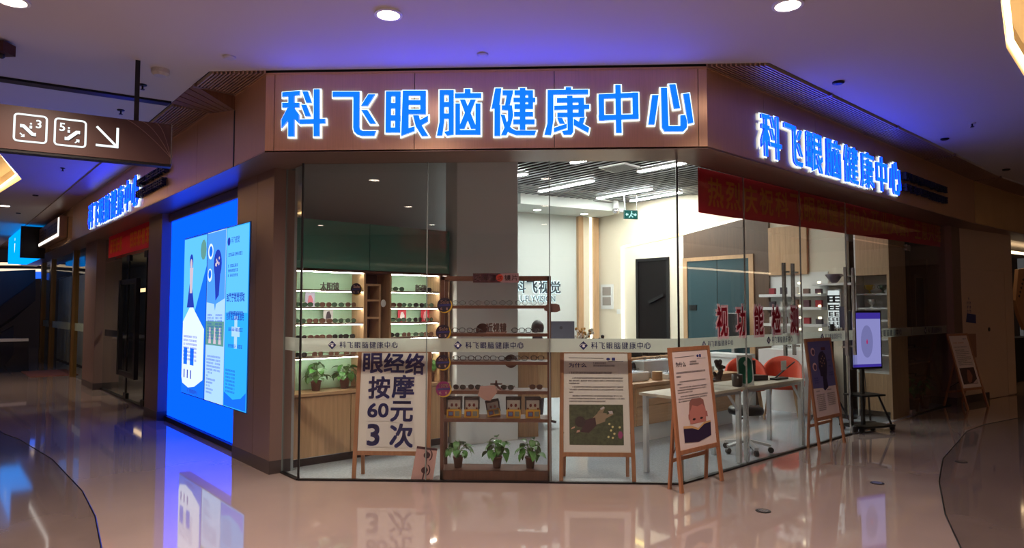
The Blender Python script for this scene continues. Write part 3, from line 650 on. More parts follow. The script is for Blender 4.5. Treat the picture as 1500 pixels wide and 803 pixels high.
for k in range(9): mb.pseudo(c1 + .07, zt_ - .5 * H - k * .032, w2 * (.36 if k % 3 else .25), .02, -.005, 1.1, rr); mb.pseudo(c1 + w2 * .52, zt_ - .5 * H - k * .032, w2 * .36, .02, -.005, 1.1, rr)
for k in range(12): mb.pseudo(c1 + .07, zb_ + .26 * H - k * .036, w2 * (.7 if k < 5 else rr.uniform(.1, .5)), .02, -.005, 1.1, rr)
mb.build('poster_print', E4, p2, normals=False)['kind'] = 'stuff'
P_('poster_photo', [[(c1 + .02, zb_ + .33 * H), (c2 - .04, zb_ + .33 * H), (c2 - .04, zb_ + .47 * H), (c1 + .02, zb_ + .47 * H)]], E5, -.004, p2)
P_('poster_children', [circ(c1 + w2 * t, zb_ + .42 * H, .03, 10) for t in (.25, .5, .75)] + [[(c1 + w2 * t - .045, zb_ + .34 * H), (c1 + w2 * t + .045, zb_ + .34 * H), (c1 + w2 * t + .02, zb_ + .405 * H), (c1 + w2 * t - .02, zb_ + .405 * H)] for t in (.25, .5, .75)], E6, -.005, p2)
# poster 3 : right
p3_ = P_('poster', [[(c2 - .02, zb_ + .01), (BW - .01, zb_ + .01), (BW - .01, zt_ - .01), (c2 - .02, zt_ - .01)]], E1, 0.0)
w3 = BW - c2
P_('poster_top', [[(c2, zt_ - .48 * H), (BW - .02, zt_ - .48 * H), (BW - .02, zt_ - .02), (c2, zt_ - .02)]], E9, -.002, p3_)
P_('poster_foot', [[(c2, zb_ + .02), (BW - .02, zb_ + .02), (BW - .02, zb_ + .2), (c2 + w3 * .75, zb_ + .13), (c2 + w3 * .4, zb_ + .1), (c2, zb_ + .16)]], E3, -.003, p3_)
P_('poster_cross', [[(c2 + w3 * .42, zb_ + .62), (c2 + w3 * .55, zb_ + .62), (c2 + w3 * .55, zb_ + .95), (c2 + w3 * .42, zb_ + .95)], [(c2 + w3 * .3, zb_ + .74), (c2 + w3 * .66, zb_ + .74), (c2 + w3 * .66, zb_ + .84), (c2 + w3 * .3, zb_ + .84)]], E2, -.003, p3_)
mb = MB(); mb.text('致力于视觉领域', c2 + .03, zt_ - .42 * H, .085, -.005, w3 * .8, .02); mb.text('创新视觉康复服务', c2 + .03, zt_ - .52 * H, .085, -.005, w3 * .8, .02)
mb.text('科飞视觉', c2 + w3 * .22, zt_ - .1 * H, .07, -.005, w3 * .36, .01); mb.sheet(circ(c2 + w3 * .1, zt_ - .085 * H, .045, 14), -.005)
mb.pseudo(c2 + .05, zt_ - .17 * H, w3 * .7, .035, -.005, 1.1, rr)
for k in range(3): mb.pseudo(c2 + .05, zt_ - .23 * H - k * .05, w3 * .5, .03, -.005, 1.1, rr)
for k, z in enumerate((.36, .26, .17, .08)): mb.pseudo(c2 + .1, zb_ + (z + .25) * H, w3 * .66, .035, -.005, 1.1, rr)
for k in range(7): mb.pseudo(c2 + .04, zb_ + .2 * H - k * .036, w3 * .45, .02, -.005, 1.1, rr)
mb.build('poster_print', E4, p3_, normals=False)['kind'] = 'stuff'
# black framed glass door on the left
def gpane(name, par, u0, u1, z0, z1, m=None): return MB().box(u0, u1, -0.006, 0.006, z0, z1).build(name, m or M_glass, par)
d1 = struct_empty('door_1', L.sub(0, 0.03), 'glass double door with tall black pull handles')
uD = [-8.86, L.on(185, 450)[0], L.on(211, 450)[0], -4.98]
for a, b in zip(uD[:-1], uD[1:]): gpane('door_leaf', d1, a + .01, b - .01, 0.03, 2.36, glassmat('coated_glass', (.9, .95, .93), .3))
gpane('transom', d1, -8.86, -4.98, 2.38, ZB)
for u in uD[1:3]:
    MB().box(u - .012, u + .012, -.012, .012, .02, 2.36).build('door_edge', M_dark, d1)
    for z in (.02, 2.3): MB().box(u - .1, u + .1, -.025, .025, z, z + .1).build('patch_fitting', M_black, d1)
hu = [L.on(182, 480)[0], L.on(206, 480)[0]]
for u in hu: MB().box(u - .055, u + .055, -.12, -.06, 0.42, 1.98).build('pull_handle', M_black, d1)
for z in (.42, 1.9): MB().box(hu[0], hu[1], -.11, -.07, z, z + .08).build('handle_frame', M_black, d1)
MB().box(-8.8, -5.0, .0075, .0095, BZ0 - .12, BZ1 - .12).build('decal_band', mat('dark_band', (36, 36, 60), .5), d1)
MB().box(-8.86, -4.98, -.03, .03, 0, .03).build('threshold', M_dark, d1)
# interior of the door bay: dim back wall, bright strips
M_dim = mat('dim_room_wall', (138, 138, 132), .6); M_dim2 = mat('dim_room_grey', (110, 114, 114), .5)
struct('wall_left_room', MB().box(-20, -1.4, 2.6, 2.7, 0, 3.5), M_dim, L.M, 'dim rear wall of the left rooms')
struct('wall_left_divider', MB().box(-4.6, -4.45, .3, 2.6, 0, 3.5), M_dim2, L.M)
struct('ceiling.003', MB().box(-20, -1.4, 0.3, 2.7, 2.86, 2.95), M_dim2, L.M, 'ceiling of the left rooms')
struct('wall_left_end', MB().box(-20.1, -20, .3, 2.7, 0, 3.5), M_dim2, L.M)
o = tag(MB().box(-8.7, -4.7, 2.5, 2.58, 1.9, 1.96).build('cove_lamp', glow('warm_line', (1.0, .62, .32), 1.6), None, L.M), 'warm light strip across the back of the left room', 'lamp')
M_cur = mat('white_curtain', (226, 230, 224), .8); _nt = M_cur.node_tree; _tr = _nt.nodes.new('ShaderNodeBsdfTranslucent'); _tr.inputs[0].default_value = (.85, .88, .84, 1); _mx = _nt.nodes.new('ShaderNodeMixShader'); _mx.inputs[0].default_value = .6
_nt.links.new(_nt.nodes['Principled BSDF'].outputs[0], _mx.inputs[1]); _nt.links.new(_tr.outputs[0], _mx.inputs[2]); _nt.links.new(_mx.outputs[0], _nt.nodes['Material Output'].inputs[0])
def curtain(u0, u1, v, label):
    n = 26; mb = MB()
    for i in range(n):
        a, b = i / n, (i + 1) / n; xa, xb = u0 + (u1 - u0) * a, u0 + (u1 - u0) * b; ya, yb = v + .05 * math.sin(a * 25), v + .05 * math.sin(b * 25)
        mb.add([(xa, ya, .05), (xb, yb, .05), (xb, yb, 2.4), (xa, ya, 2.4)], [(0, 1, 2, 3)])
    t = thing('curtain', label, 'curtain', L.M); o = mb.build('cloth', M_cur, t, smooth=True)
    MB().cyl((u0 - .1, v, 2.42), (u1 + .1, v, 2.42), .02, n=8).build('curtain_rail', M_dark, t)
for u, lb_ in ((-6.8, 'ceiling lamp inside the black handled glass door'),):
    t = thing('room_downlight', lb_, 'lamp', L.sub(u, 1.3, 2.86)); MB().cyl((0, 0, -.01), (0, 0, 0), .09, n=18).build('lens', glow('room_lens', (1, .9, .78), 10), t); MB().lathe([(.11, 0), (.11, -.012), (.09, -.012), (.09, 0)], n=18).build('trim_ring', M_white, t)
    d = bpy.data.lights.new('room_lamp', 'SPOT'); d.energy = 90; d.color = (1, .9, .78); d.spot_size = 2.6; d.spot_blend = .6; d.shadow_soft_size = .06; o = bpy.data.objects.new('room_lamp', d); col.objects.link(o); o.parent = t; o.location = (0, 0, -.03)
curtain(L.on(226, 480, .35)[0], L.on(237, 480, .35)[0], .35, 'white hanging curtain just inside the black handled glass door')
curtain(L.on(84, 480, .5)[0], L.on(104, 480, .5)[0], .5, 'tall white curtain at the left end of the neighbouring shop window')
curtain(L.on(114, 480, .6)[0], L.on(127, 480, .6)[0], .6, 'white curtain near the brown pillar in the neighbouring shop window')
# neighbouring shop: glass bay with brass posts
uN = [-17.3, L.on(77, 450)[0], L.on(110, 450)[0], -10.03]
for i in range(3):
    w = struct('window_%d' % (9 + i), MB().box(uN[i] + .02, uN[i + 1] - .02, -.006, .006, .02, ZB), glassmat('coated_glass', (.9, .95, .93), .3), L.M, 'neighbouring shop window pane')
    MB().box(uN[i] + .02, uN[i + 1] - .02, .0075, .0095, BZ0 - .1, BZ1 - .05).build('frosted_band', M_frost, w)
    MB().box(uN[i] - .12, uN[i] + .02, -.06, .06, 0, ZB).build('brass_post', mat('brass', (150, 116, 72), .3, metal=.8), w)
gu, gz0_, gz1_ = L.on(115, 400)[0], 2.55, 2.75
w3_ = tag(MB().box(-16.5, -10.6, 2.2, 2.26, 2.0, 2.1).build('cove_lamp', MATS['warm_line'], None, L.M), 'warm light strip across the back of the neighbouring shop', 'lamp')
# brand box sign of the neighbour, plain white lettering strokes
u0, u1 = L.on(60, 360, -OFF - .1)[0], L.on(90, 345, -OFF - .1)[0]
bs = thing('box_sign', 'small white framed box sign on the neighbouring fascia', 'sign', L.sub(u0, -OFF - .14))
MB().box(0, u1 - u0, 0, .13, 2.93, 3.36).build('sign_case', mat('sign_case_bronze', (150, 118, 96), .4), bs)
mb = MB()
for a, b, c, d in ((.05, u1 - u0 - .05, 2.96, 3.02), (u1 - u0 - .13, u1 - u0 - .04, 2.96, 3.33)): mb.box(a, b, -.012, 0, c, d)
mb.build('lit_edge', glow('sign_white', (1, .97, .9), 1.3), bs)
mb = MB(); mb.pseudo(.15, 3.06, u1 - u0 - .35, .2, -.012, 1.15, random.Random(9)); mb.build('sign_lettering', M_dark, bs, normals=False)['kind'] = 'stuff'
# blue projecting light box at the far left
u0, u1 = L.on(15, 380, -OFF - .4)[0], L.on(42, 370, -OFF - .4)[0]
bb = thing('projecting_sign', 'plain bright blue illuminated box sign at the end of the left fascia', 'sign', L.sub(u0, -OFF - .45))
u1 = min(u1, L.on(60, 360, -OFF - .1)[0] - .3)
MB().box(0, u1 - u0, 0, .42, 2.72, 3.42).build('lit_face', glow('cyan_sign', (0.0, .33, 1.2), 1.0), bb)
MB().box(u1 - u0, u1 - u0 + .12, -.02, .45, 2.7, 3.44).build('sign_end', M_dark, bb)
mb = MB(); x_ = (u1 - u0) * .55; mb.sheet([(x_ - .08, 3.15), (x_ + .08, 3.15), (x_ + .05, 2.98), (x_, 2.9), (x_ - .05, 2.98)], -.005); mb.sheet(circ(x_, 3.25, .04, 10), -.005); mb.build('emblem', glow('emblem_white', (.8, .95, 1), 1), bb, normals=False)
# door mat and shoes-like dark heap in front of the neighbour
p = fl(72, 547); dm = tag(MB().box(-.9, .9, -.45, .45, 0.0, .012).build('door_mat', mat('mat_rust', (110, 62, 50), .9), None, Matrix.Translation(p) @ Matrix.Rotation(-AL, 4, 'Z')), 'rust brown door mat in front of the neighbouring shop', 'mat')
# far end of the mall on the left: wall, escalator side, rail, light lines
fb = Frame(L.P(-21, -0.2), -AL + 1.45)
struct('wall_far_left', MB().box(-16, 6, 0, .1, 0, 4.5), mat('far_wall', (116, 104, 108), .6), Frame(L.P(-27, -0.2), -AL + 1.35).M, 'far end wall of the mall')
e1 = CAM + ray(0, 505) * 19; e2 = CAM + ray(45, 420) * 19
es_ = thing('escalator', 'dark escalator flank rising at the far end of the mall', 'escalator')
fw = ray(20, 460).normalized(); sd = Vector((fw.y, -fw.x, 0)).normalized()
ED = 22.0
def cp_(px, py, d=ED): q = ray(px, py); return CAM + q * (d / math.hypot(q.x, q.y))
def slab(pp, d, t): 
    f = [cp_(x, y, d) for x, y in pp]; b = [p + Vector((fw.x, fw.y, 0)) * t for p in f]; n = len(f)
    return MB().add(f + b, [tuple(range(n)), tuple(range(2 * n - 1, n - 1, -1))] + [(i, (i + 1) % n, n + (i + 1) % n, n + i) for i in range(n)])
slab([(-60, 492), (-60, 520), (20, 468), (52, 440), (52, 410), (30, 428)], ED, 1.2).build('flank', M_black, es_)
slab([(-60, 400), (-60, 492), (30, 428), (52, 410), (52, 395)], ED + 1.3, .3).build('balustrade', mat('escalator_panel', (86, 76, 80), .5), es_)
slab([(-60, 520), (-60, 556), (-10, 556), (20, 520), (20, 478)], ED + .2, .9).build('under_panel', mat('escalator_under', (60, 58, 62), .5), es_)
rl = thing('glass_railing', 'glass railing with white handrail below the escalator', 'railing')
slab([(-60, 497), (-60, 502), (42, 500), (42, 496)], 20.0, .08).build('handrail', M_white, rl)
slab([(-60, 502), (-60, 556), (42, 552), (42, 500)], 20.04, .02).build('rail_glass', glassmat('rail_glass', (.6, .66, .66)), rl)
slab([(-60, 553), (-60, 560), (42, 556), (42, 549)], 19.98, .1).build('rail_base', M_chrome, rl)
for i, (y0, c, s) in enumerate(((386, (1, .72, .45), 1.1), (395, (1, .8, .6), .8))):
    d = 25.5
    tag(slab([(-60, y0 - 2), (-60, y0 + 2), (60, y0 + 3), (60, y0 - 1)], d, .05).build('ceiling_strip_lamp', glow('far_strip_%d' % i, c, s)), 'warm horizontal strip lamp at the far left end of the mall, %s of two' % ('upper', 'lower')[i], 'lamp')
tag(slab([(-60, 403), (-60, 414), (60, 408), (60, 398)], 25.0, .1).build('lit_fascia', glow('far_blue', (.02, .12, .8), 1.0)), 'blue lit fascia band at the far left end of the mall', 'fascia')
# ------------------------------------------------------------------ eyewear
M_lensc = glassmat('clear_lens', (.9, .93, .95)); M_lensd = mat('dark_lens', (28, 34, 32), .08); M_lensg = mat('green_lens', (62, 92, 74), .1); M_lensb = mat('brown_lens', (96, 70, 58), .1)
M_rimb = mat('black_rim', (16, 15, 17), .25); M_rimg = mat('metal_rim', (110, 100, 90), .25, metal=.8); M_rimt = mat('tortoise_rim', (84, 48, 30), .3, noise=.5, nscale=60)
PROTO = {}
def glasses_proto(kind):
    if kind in PROTO: return PROTO[kind]
    rim, lens, r, sq = {'thin': (M_rimg, M_lensc, .0016, 2.0), 'black': (M_rimb, M_lensc, .0032, 2.8), 'sun': (M_rimb, M_lensd, .0026, 2.4), 'sung': (M_rimg, M_lensg, .0018, 2.1), 'sunb': (M_rimt, M_lensb, .003, 2.6)}[kind]
    mb = MB(); loops = []
    for s in (-1, 1):
        lp = []
        for i in range(14):
            t = 2 * math.pi * i / 14; c, sn = math.cos(t), math.sin(t)
            lp.append((s * .035 + .028 * math.copysign(abs(c) ** (2 / sq), c), .004 * abs(c) if c * s > 0 else 0.0, .024 + .022 * math.copysign(abs(sn) ** (2 / sq), sn)))
        loops.append(lp); mb.tube(lp, r, 4, True)
        mb.tube([(s * .063, .004, .034), (s * .067, .012, .034), (s * .066, .09, .03), (s * .064, .125, .012)], r, 4)
    mb.tube([(-.01, -.001, .03), (0, -.002, .034), (.01, -.001, .03)], r, 4)
    root = mb.build('eyeglasses' if lens is M_lensc else 'sunglasses', rim)
    for lp in loops: MB().add(lp, [tuple(range(14))]).build('lens', lens, root, normals=False)
    PROTO[kind] = [root, False]; return PROTO[kind]
def put_glasses(kind, M, label, group):
    pr = glasses_proto(kind); root = pr[0]
    if not pr[1]: pr[1] = True; o = root
    else:
        o = root.copy(); col.objects.link(o)
        for ch in root.children: c = ch.copy(); col.objects.link(c); c.parent = o
    o.matrix_local = M; tag(o, label, 'sunglasses' if kind.startswith('sun') else 'glasses', group)
# ------------------------------------------------------------------ pothos plants
M_pot = mat('terracotta_brown', (92, 60, 50), .5); M_leaf = mat('pothos_leaf', (58, 110, 44), .4, noise=.35, nscale=25); M_stem = mat('pothos_stem', (82, 120, 60), .6); M_soil = mat('potting_soil', (48, 38, 32), .9)
def leaf_mesh():
    pts = [(0, 0), (.018, -.006), (.03, .012), (.03, .035), (.018, .065), (0, .09)]
    vs_ = [(0, y, .004 * math.sin(y * 30)) for _, y in [(0, 0), (0, .012), (0, .035), (0, .065), (0, .09)]]
    mb = MB(); n = 5; spine = [(0, 0, 0), (0, .015, .004), (0, .038, .007), (0, .065, .004), (0, .092, -.008)]
    rw = [0.004, .028, .031, .02, .001]
    vv = []
    for s, w in zip(spine, rw): vv += [(-w, s[1] - .004, s[2] + w * .25), s, (w, s[1] - .004, s[2] + w * .25)]
    mb.add(vv, [(3 * i + j, 3 * i + j + 1, 3 * i + j + 4, 3 * i + j + 3) for i in range(n - 1) for j in range(2)])
    return mb
LEAF = [None]
def plant(M, label, h=.2, nleaf=22, pot_r=.045, pot_h=.085, seed=0, spread=1.0):
    rr = random.Random(seed); t = thing('potted_plant', label, 'plant', M, 'potted pothos plants')
    MB().lathe([(pot_r * .72, 0), (pot_r * .75, .002), (pot_r * .98, pot_h * .85), (pot_r * 1.08, pot_h * .86), (pot_r * 1.08, pot_h), (pot_r * .95, pot_h), (pot_r * .9, pot_h * .9)], n=14).build('pot', M_pot, t, smooth=True)
    MB().cyl((0, 0, pot_h * .8), (0, 0, pot_h * .92), pot_r * .93, n=14).build('soil', M_soil, t)
    st = MB()
    for i in range(nleaf):
        a = i * 2.4 + rr.uniform(-.3, .3); q = rr.random(); rad = (.03 + .10 * q) * spread; z = pot_h + (h - .02) * (1 - .75 * q) * rr.uniform(.6, 1.05)
        p = Vector((rad * math.cos(a), rad * math.sin(a), z)); st.tube([(0, 0, pot_h * .9), (p.x * .5, p.y * .5, z * .75 + pot_h * .3), p], .0022, 4)
        if LEAF[0] is None: LEAF[0] = leaf_mesh().build('leaf', M_leaf, t, smooth=True); lf = LEAF[0]
        else: lf = LEAF[0].copy(); col.objects.link(lf); lf.parent = t
        s = rr.uniform(.75, 1.2)
        lf.matrix_local = Matrix.Translation(p) @ Matrix.Rotation(a - math.pi / 2, 4, 'Z') @ Matrix.Rotation(rr.uniform(-1.0, .35) - .5 * q, 4, 'X') @ Matrix.Rotation(rr.uniform(-.5, .5), 4, 'Y') @ Matrix.Scale(s, 4)
    st.build('stems', M_stem, t)
    return t
# ------------------------------------------------------------------ brown display rack behind the middle front pane
VK = 0.03
xl, xr = F.on(645, 560, VK)[0], F.on(807.5, 560, VK)[0]
zz = lambda py, px=725, v=VK: F.on(px, py, v)[1]
RKD = 0.26; ztop = zz(404.5)
rk = thing('display_rack', 'open dark brown wooden display rack standing behind the front glass', 'rack', F.sub(0, VK))
for x in (xl, xr - .032):
    for y in (0, RKD - .03): MB().box(x, x + .032, y, y + .03, 0.004, ztop).build('post', M_walnut, rk)
MB().box(xl, xr, 0, .03, ztop - .035, ztop).build('top_rail', M_walnut, rk); MB().box(xl, xr, RKD - .03, RKD, ztop - .035, ztop).build('top_rail', M_walnut, rk)
SH = [(452, 447.5), (493.5, 488.5), (535, 530), (577.5, 573), (619.5, 614)]
shz = []
for a, b in SH:
    z0, z1 = zz(a), zz(b); shz.append(z1); MB().box(xl + .002, xr - .002, .002, RKD, z1 - .028, z1).build('shelf', M_walnut, rk)
zb = zz(690); MB().box(xl + .002, xr - .002, .002, RKD, zb - .02, zb).build('shelf', M_walnut, rk); shz.append(zb)
MB().box(xl, xr, 0, .02, 0.004, zb).build('base_board', M_walnut, rk)
fx = lambda px, py=480: F.on(px, py, VK + .08)[0]
ORD = ('nearest', 'second', 'third', 'fourth', 'fifth', 'sixth', 'seventh', 'eighth', 'ninth', 'tenth')
def row(pxs, kind, zi, which, yo=.1, seed=0):
    rr = random.Random(seed)
    for i_, px in enumerate(pxs):
        lab = {'thin': 'thin metal-rimmed eyeglasses', 'black': 'black-rimmed eyeglasses', 'sun': 'black sunglasses', 'sunb': 'brown sunglasses'}[kind] + ' on the %s rack shelf' % which
        if kind != 'sunb': lab += ', %s the stickered post' % ('nearest' if i_ == 0 else ORD[i_] + ' from')
        put_glasses(kind, F.sub(fx(px), VK + yo + rr.uniform(-.02, .03), shz[zi] + .002, rr.uniform(-.15, .15)) @ Matrix.Scale(.9, 4), lab, 'glasses on the %s rack shelf' % which)
row([672, 695, 718, 741, 764, 787], 'thin', 0, 'top', seed=1)
row([671, 693, 759, 779], 'black', 1, 'second', seed=2)
row([673, 695, 717, 740, 763, 787], 'black', 2, 'middle', seed=3)
row([673, 695, 743], 'sun', 3, 'fourth', seed=4); row([785], 'sunb', 3, 'fourth', seed=6)
# round sale stickers on the left post
M_stk = mat('sticker_navy', (20, 20, 44), .4); M_stky = mat('sticker_yellow', (206, 160, 40), .4); M_stkp = mat('sticker_purple', (130, 16, 92), .4); M_stkt = mat('sticker_text', (206, 160, 150), .4)
def sticker(M, r, label, purple=False):
    t = thing('sticker', label, 'sticker', M, 'round sale stickers')
    MB().prism(circ(0, 0, r, 28), 0, .003).build('disc', M_stkp if purple else M_stk, t)
    a = arc(0, 0, r * .99, -2.2, .7, 16) + arc(-r * .1, r * .08, r * .93, .6, -2.1, 16); MB().sheet(a, -.001).build('edge_arc', M_stky, t, normals=False)
    mb = MB(); mb.text('100%' if purple else 'Sale', 0, r * .25, r * .42, -.002, r * 1.1, .03, centre=True); mb.build('sticker_word', M_stkt, t, normals=False)
    MB().sheet([(-r * .8, -.12 * r), (r * .85, -.02 * r), (r * .85, .18 * r), (-r * .8, .1 * r)], -.0015).build('ribbon', mat('sticker_blue', (24, 40, 110), .4), t, normals=False)
    mb = MB(); mb.pseudo(-r * .6, -r * .6, r * 1.1, r * .3, -.002, 1.2, random.Random(2)); mb.build('sticker_small_print', M_stkt, t, normals=False)
for i, (px, py, w) in enumerate(((651.5, 447.5, 'topmost of three'), (649.5, 487, 'middle of three'), (649, 531.5, 'lowest of three'))):
    x, z = F.on(px, py, .024); sticker(F.sub(x, .024, z), .068, 'round navy sale sticker on the left rack post, ' + w)
x, z = F.on(650, 570.5, .024); sticker(F.sub(x, .024, z), .07, 'round purple percent sticker low on the left rack post', True)
# brown round cards and cut-out lettering on the rack
M_card = mat('brown_card', (112, 78, 70), .6); M_cut = mat('cutout_pinkbrown', (168, 128, 120), .6)
for px, py, r, nm in ((706, 484, .062, 'second'), (748, 530, .062, 'middle')):
    x, z = F.on(px, py, VK + .2); zi = {'second': 1, 'middle': 2}[nm]
    tag(MB().prism(circ(0, 0, r, 22), 0, .004).build('round_card', M_card, None, F.sub(x, VK + RKD + .003, z)), 'round brown card at the back of the %s rack shelf' % nm, 'card')
x, z = F.on(806, 450, .02)
tag(MB().prism([(-.06, .0), (-.02, .03), (.05, .03), (.08, .02), (.09, -.03), (.07, -.04), (.05, -.045), (.0, -.045), (-.05, -.03)], 0, .004).build('cutout_card', M_card, None, F.sub(x, .022, z)), 'brown cut-out card stuck to the right post of the rack', 'card')
def cutout(txt, px, zi, w, h, label, dz=0):
    t = thing('cutout_lettering', label, 'lettering', F.sub(F.on(px, 480, VK + .05)[0], VK + .05, shz[zi]))
    MB().text(txt, 0, .004 + dz, h, 0, w, .05, centre=True, thick=.006).build('letters', M_cut, t)
    MB().box(-w / 2, w / 2, -.01, .02, 0, .006).build('stand', M_cut, t)
cutout('近视镜', 727, 1, .18, .085, 'brown cut-out characters standing on the second rack shelf')
cutout('大', 727, 3, .1, .08, 'brown cut-out character card standing on the fourth rack shelf')
x, z = F.on(715, 578, .022)
tag(MB().prism([(-.07, .07), (.06, .08), (.08, .02), (.02, -.055), (-.03, -.05), (-.09, -.01)], 0, .004).build('cutout_card', M_cut, None, F.sub(x, .024, z)), 'pinkish cut-out card hanging at the front of the fourth rack shelf', 'card')
# header board
x0, z1 = F.on(693, 400.5, .02); x1, z0 = F.on(760, 414, .02)
hb = thing('rack_sign', 'dark sign board with pink characters on top of the rack', 'sign', F.sub(x0, .015, z0))
MB().box(0, x1 - x0, 0, .012, 0, z1 - z0).build('board', mat('rack_board_dark', (58, 16, 26), .4), hb)
MB().box((x1 - x0) * .6, x1 - x0, -.001, 0, 0, z1 - z0).build('board_end', mat('rack_board_pink', (150, 110, 116), .4), hb)
mb = MB(); ww = (x1 - x0) / 6.4; hh = (z1 - z0) * .62
for i, ch in enumerate('买镜框'): mb.text(ch, .015 + i * ww * 1.05, (z1 - z0) * .2, hh, -.002, ww * .86, .01)
mb.build('sign_characters', mat('rack_text', (236, 190, 198), .4), hb, normals=False)
MB().sheet(circ((x1 - x0) * .585, (z1 - z0) * .5, hh * .62, 16), -.002).build('red_spot', mat('spot_red', (190, 60, 44), .4), hb, normals=False)
mb = MB(); mb.text('送', (x1 - x0) * .585, (z1 - z0) * .25, hh * .8, -.003, ww * .7, .01, centre=True); mb.build('spot_character', mat('spot_dark', (60, 16, 20), .4), hb, normals=False)
mb = MB()
for i, ch in enumerate('镜片'): mb.text(ch, (x1 - x0) * .69 + i * ww * .98, (z1 - z0) * .2, hh, -.003, ww * .84, .01)
mb.build('sign_characters', mat('spot_dark'), hb, normals=False)
# three plants on the bottom board
for i, (px, lb_) in enumerate(((671, 'small potted pothos with a browning leaf at the left end of the rack bottom'), (728, 'potted pothos in the middle of the rack bottom'), (780, 'wide potted pothos at the right end of the rack bottom'))):
    plant(F.sub(F.on(px, 690, VK + .12)[0] - (.02 if px == 780 else 0), VK + .12, zb + .001), lb_, .19, 24, .045, .1, 20 + i, .72)
# five toy game boxes on the fifth shelf
M_toyy = mat('toy_yellow', (190, 140, 30), .5); M_toyk = mat('toy_black', (26, 26, 32), .5); M_toyb = mat('toy_blue', (70, 100, 140), .5); M_toyr = mat('toy_red', (120, 40, 40), .5)
def toy(M, label):
    t = thing('toy_box', label, 'toy box', M, 'toy boxes on the fifth rack shelf'); w, d = .125, .09
    MB().box(-w / 2, w / 2, 0, d, 0, .07).build('body', M_toyy, t)
    MB().box(-w / 2 + .004, w / 2 - .004, .03, d, .07, .155).build('card_back', M_white, t)
    for s in (-1, 1): MB().box(s * w / 2 - .005, s * w / 2 + .005, .02, d, .07, .165).build('side_frame', M_toyk, t)
    MB().box(-w / 2 - .006, w / 2 + .006, .01, d, .155, .178).build('hood', M_toyk, t)
    MB().box(-.048, 0, -.003, 0, .012, .056).build('window', M_toyr, t); MB().box(-.04, -.008, -.005, -.002, .02, .048).build('screen', M_toyb, t)
    MB().box(.012, .052, -.003, 0, .014, .056).build('panel', mat('toy_grey', (110, 110, 100), .5), t)
    for x in (-.02, .02): MB().prism([(x - .008, .12), (x + .008, .12), (x + .012, .1), (x, .09), (x - .012, .1)], .026, .03).build('claw', M_toyr, t)
    for x in (-.045, .045): MB().cyl((x, .028, .078), (x, .024, .078), .008, n=10).build('ball', M_toyr, t)
    return t
for i, (px, rot, lb_) in enumerate(((664.5, 0, 'toy claw game box at the left end of the fifth rack shelf'), (690.5, 0, 'toy claw game box second from the left post of the fifth rack shelf'), (752, 0, 'toy claw game box right of the tilted one on the fifth rack shelf'), (781, .1, 'toy claw game box with raised lid at the right post of the rack'))):
    toy(F.sub(F.on(px, 600, VK + .06)[0], VK + .06, shz[4] + .001, rot), lb_)
toy(F.sub(F.on(723, 600, VK + .06)[0], VK + .1, shz[4] + .012) @ Matrix.Rotation(-.2, 4, 'Y') @ Matrix.Rotation(-.5, 4, 'X') @ Matrix.Scale(.9, 4), 'toy claw game box tipped backwards on the fifth rack shelf')
# card with two eyes leaning beside the rack
pc = [F.on(x, y, .03) for x, y in ((602, 702), (634, 704), (641, 657), (611, 653.5))]
lcard = thing('leaning_card', 'pink photo card with eye close-ups leaning at the rack foot', 'card', F.sub(0, .03))
MB().prism(pc, -.004, .0).build('card', mat('card_pink', (206, 160, 156), .5), lcard)
def blend(u, v): 
    a = [pc[0][i] + (pc[1][i] - pc[0][i]) * u for i in (0, 1)]; b = [pc[3][i] + (pc[2][i] - pc[3][i]) * u for i in (0, 1)]; return (a[0] + (b[0] - a[0]) * v, a[1] + (b[1] - a[1]) * v)
M_brw = mat('print_brow', (70, 36, 44), .5)
MB().sheet([blend(.5, .02), blend(.56, .02), blend(.6, .5), blend(.54, .9), blend(.48, .9), blend(.53, .5)], -.0055).build('printed_line', M_brw, lcard, normals=False)
for v0 in (.3, .76):
    MB().sheet([blend(.55 + .16 * math.cos(t), v0 + .1 * math.sin(t)) for t in [i * .5 for i in range(12)]], -.006).build('printed_eye', M_brw, lcard, normals=False)
    MB().sheet([blend(.6 + .22 * math.cos(t), v0 + .19 * math.sin(t)) for t in [-.9 + i * .3 for i in range(8)]] + [blend(.54 + .22 * math.cos(t), v0 + .19 * math.sin(t)) for t in [1.2 - i * .3 for i in range(8)]], -.006).build('printed_lid', M_brw, lcard, normals=False)
MB().sheet([blend(0, .93), blend(1, .93), blend(1, 1), blend(0, 1)], -.006).build('printed_edge', M_brw, lcard, normals=False)
